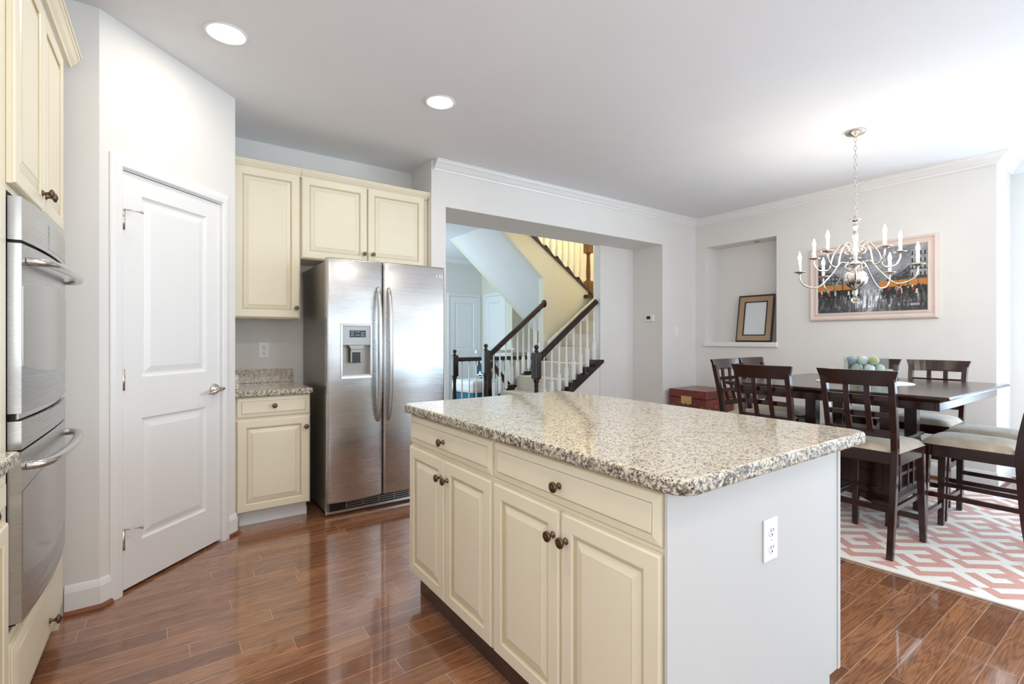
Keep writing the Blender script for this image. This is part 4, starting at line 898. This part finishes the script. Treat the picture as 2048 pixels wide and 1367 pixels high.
def baluster(parent, x, y, z0, z1, sq=0.17):
    h = z1 - z0; mb = MB().box(x - 0.016, x + 0.016, y - 0.016, y + 0.016, z0, z0 + min(sq, 0.5 * h)); s0 = min(sq, 0.5 * h)
    mb.lathe([(0.013, s0), (0.016, s0 + 0.012), (0.012, s0 + 0.03), (0.014, s0 + 0.06), (0.010, s0 + 0.5 * (h - s0)), (0.0095, h)], 8, 0, 'z', (x, y, z0)); mb.build('baluster', M['trim'], parent)
def newel(parent, x, y, zb, ztop, mat, block=0.30):
    mb = MB(); zt = ztop - 0.085; zl = zt - block
    mb.lathe([(0.012, zt), (0.030, zt + 0.006), (0.022, zt + 0.018), (0.014, zt + 0.030), (0.026, zt + 0.042), (0.030, zt + 0.058), (0.022, zt + 0.074), (0.004, zt + 0.083)], 16, 0, 'z', (x, y, 0))
    mb.box(x - 0.043, x + 0.043, y - 0.043, y + 0.043, zl, zt, 0, 0.010)
    lo = zb + min(0.25, 0.3 * (zl - zb)); mb.box(x - 0.043, x + 0.043, y - 0.043, y + 0.043, zb, lo, 0, 0.008)
    mb.lathe([(0.040, lo), (0.024, lo + 0.03), (0.030, lo + 0.05), (0.032, lo + 0.12), (0.021, zl - 0.10), (0.026, zl - 0.08), (0.022, zl - 0.05), (0.036, zl - 0.02), (0.036, zl)], 16, 0, 'z', (x, y, 0)); return mb.build('newel_post', mat, parent)
RAILP = [(-0.030, 0.0), (0.030, 0.0), (0.034, 0.018), (0.026, 0.030), (0.028, 0.046), (0.012, 0.058), (-0.012, 0.058), (-0.028, 0.046), (-0.026, 0.030), (-0.034, 0.018)]
def rail(parent, p0, p1, mat):
    p0, p1 = Vector(p0), Vector(p1); d = (p1 - p0).normalized(); side = Vector((-d.y, d.x, 0)).normalized(); up = side.cross(d) * -1
    if up.z < 0: up = -up
    vs = [q + side * a + up * b for q in (p0, p1) for a, b in RAILP]; n = len(RAILP)
    mb = MB(); mb.add(vs, [[j, (j + 1) % n, n + (j + 1) % n, n + j] for j in range(n)] + [list(range(n)), list(range(n, 2 * n))]); return mb.build('handrail', mat, parent)
# near balustrade along the hall side
yb = 4.28; rl = lambda x: 1.033 + 0.76 * (x - 3.416)           # rail mid height at x
lo1 = lambda x: 0.60 + 0.66 * (x - 3.825)
t = thing('stair_balustrade', 'front dark stair handrail with white balusters next to the white hall wall', 'balustrade', (0, 0, 0), 0, 'balustrades of the lower stair flight')
newel(t, 3.35, yb, nose(3.35) - 0.26, 1.165, M['darkrail'])
rail(t, (3.37, yb, rl(3.37) - 0.03), (4.29, yb, rl(4.29) - 0.03), M['darkrail'])
stringer(3.05, 4.34, 4.205, 4.34, lambda x: lo1(x), 0.035, t)
for i in range(8):
    x = 3.46 + 0.112 * i; baluster(t, x, yb, lo1(x) + 0.09, rl(x) - 0.03, 0.22)
yb2 = 5.26; rl2 = lambda x: 1.05 + 0.78 * (x - 3.40)
t = thing('stair_balustrade', 'second dark stair handrail with white balusters ending at the wall corner, behind the front one', 'balustrade', (0, 0, 0), 0, 'balustrades of the lower stair flight')
newel(t, 3.30, yb2, nose(3.3) - 0.26, 1.168, M['darkrail'])
rail(t, (3.33, yb2, rl2(3.33) - 0.03), (4.25, yb2, rl2(4.25) - 0.03), M['darkrail'])
MB().lathe([(0.055, 0), (0.055, 0.012), (0.045, 0.02)], 18, 0, 'x', (4.245, yb2, rl2(4.25))).build('wall_rosette', M['darkrail'], t)
stringer(3.0, 4.27, 5.235, 5.29, lambda x: lo1(x) + 0.03, 0.035, t)
for i in range(9):
    x = 3.42 + 0.095 * i; baluster(t, x, yb2, lo1(x) + 0.12, rl2(x) - 0.03, 0.22)
# upper flight
t = thing('upper_balustrade', 'upper stair balusters with brown newel post on the cream stair wall', 'balustrade')
sg = MB()
sg.prism([(3.1, strz(3.1)), (5.25, strz(5.25)), (5.25, strz(5.25) + 0.03), (3.1, strz(3.1) + 0.03)], 5.28, 5.42, 'y')
for i in range(8):
    x = 3.5 + 0.205 * i; sg.prism([(x, strz(x) + 0.03), (x + 0.15, strz(x + .15) + 0.03), (x, strz(x) + 0.085)], 5.29, 5.41, 'y')
sg.build('stringer', M['darkrail'], t)
ng = wood('brown_newel_wood', srgb(92, 56, 24), srgb(132, 86, 40), 0.3)
nb = MB(); nx, ny = 5.185, 5.35; nz = 1.86
nb.box(nx - 0.055, nx + 0.055, ny - 0.055, ny + 0.055, nz, nz + 0.24, 0, 0.008); nb.lathe([(0.045, nz + 0.24), (0.028, nz + 0.27), (0.034, nz + 0.30), (0.036, nz + 0.36), (0.026, nz + 0.62), (0.03, nz + 0.64), (0.045, nz + 0.66)], 16, 0, 'z', (nx, ny, 0)); nb.box(nx - 0.055, nx + 0.055, ny - 0.055, ny + 0.055, nz + 0.66, nz + 1.05, 0, 0.01)
nb.build('newel_post', ng, t)
for i in range(14):
    x = 5.02 - 0.115 * i; baluster(t, x, 5.35, strz(x) + 0.03, strz(x) + 0.86, 0.2)
rail(t, (5.15, 5.35, strz(5.15) + 0.84), (3.4, 5.35, strz(3.4) + 0.84), M['darkrail'])
MB().box(5.04, 5.30, 5.22, 5.30, strz(5.25) - 0.02, strz(5.25) + 0.03, 0, 0.004).box(5.10, 5.16, 5.22, 5.28, 1.40, 1.70, 0, 0.004).build('wall_rail', M['darkrail'], t)
# guard rail round the well and the rail going down
t = thing('guard_rail', 'low dark guard rail with white balusters furthest back by the zebra cushion', 'railing')
newel(t, 3.31, 6.11, 0, 1.08, M['darkrail']); rail(t, (3.33, 6.11, 0.905), (4.9, 6.11, 0.905), M['darkrail'])
for i in range(12): baluster(t, 3.43 + 0.12 * i, 6.11, 0.0, 0.91, 0.2)
t = thing('descending_rail', 'dark handrail going down between the two stair handrails', 'railing')
rail(t, (3.47, 5.46, 0.91), (4.05, 5.46, 0.27), M['darkrail']); MB().box(4.02, 4.08, 5.43, 5.49, 0, 0.30, 0, 0.004).build('support_post', M['darkrail'], t); MB().box(3.44, 3.50, 5.43, 5.49, 0, 0.90, 0, 0.004).build('support_post', M['darkrail'], t)
# foyer armchair and cushion
t = thing('armchair', 'white seated armchair with teal base behind the stair railing', 'armchair', (4.15, 6.90, 0), math.radians(10))
MB().box(-0.32, 0.32, -0.28, 0.28, 0.36, 0.56, 0, 0.05).build('seat_cushion', M['whitefab'], t)
MB().box(0.30, 0.42, -0.28, 0.28, 0.36, 0.95, 0, 0.05).build('backrest', M['whitefab'], t)
MB().box(-0.28, 0.38, -0.25, 0.25, 0.20, 0.358, 0, 0.02).build('base', M['teal'], t)
for sx in (-0.25, 0.35):
    for sy in (-0.22, 0.22): MB().tube([(sx, sy, 0.20), (sx * 1.05, sy * 1.05, 0.0)], [0.025, 0.016], 8).build('leg', M['teal'], t)
pz = MB(); n = 14; r = 0.2; vs = []; fs = []
for s in (-1, 1):
    for i in range(n + 1):
        for j in range(n + 1):
            u = i / n * 2 - 1; v = j / n * 2 - 1; e = max(0, (1 - u ** 4) * (1 - v ** 4)); vs.append((s * 0.075 * e ** 0.6, u * r * (1 - .06 * (1 - v * v)), v * r * (1 - .06 * (1 - u * u))))
for s in range(2):
    for i in range(n):
        for j in range(n): q = s * (n + 1) ** 2 + i * (n + 1) + j; fs.append([q, q + 1, q + n + 2, q + n + 1])
pz.add(vs, fs, 0, True); o = pz.build('throw_pillow', M['zebra']); o.location = (4.335, 6.93, 0.757); o.rotation_euler = (0, math.radians(14), math.radians(10))
tag(o, 'blue and white zebra striped pillow on the foyer armchair', 'pillow')
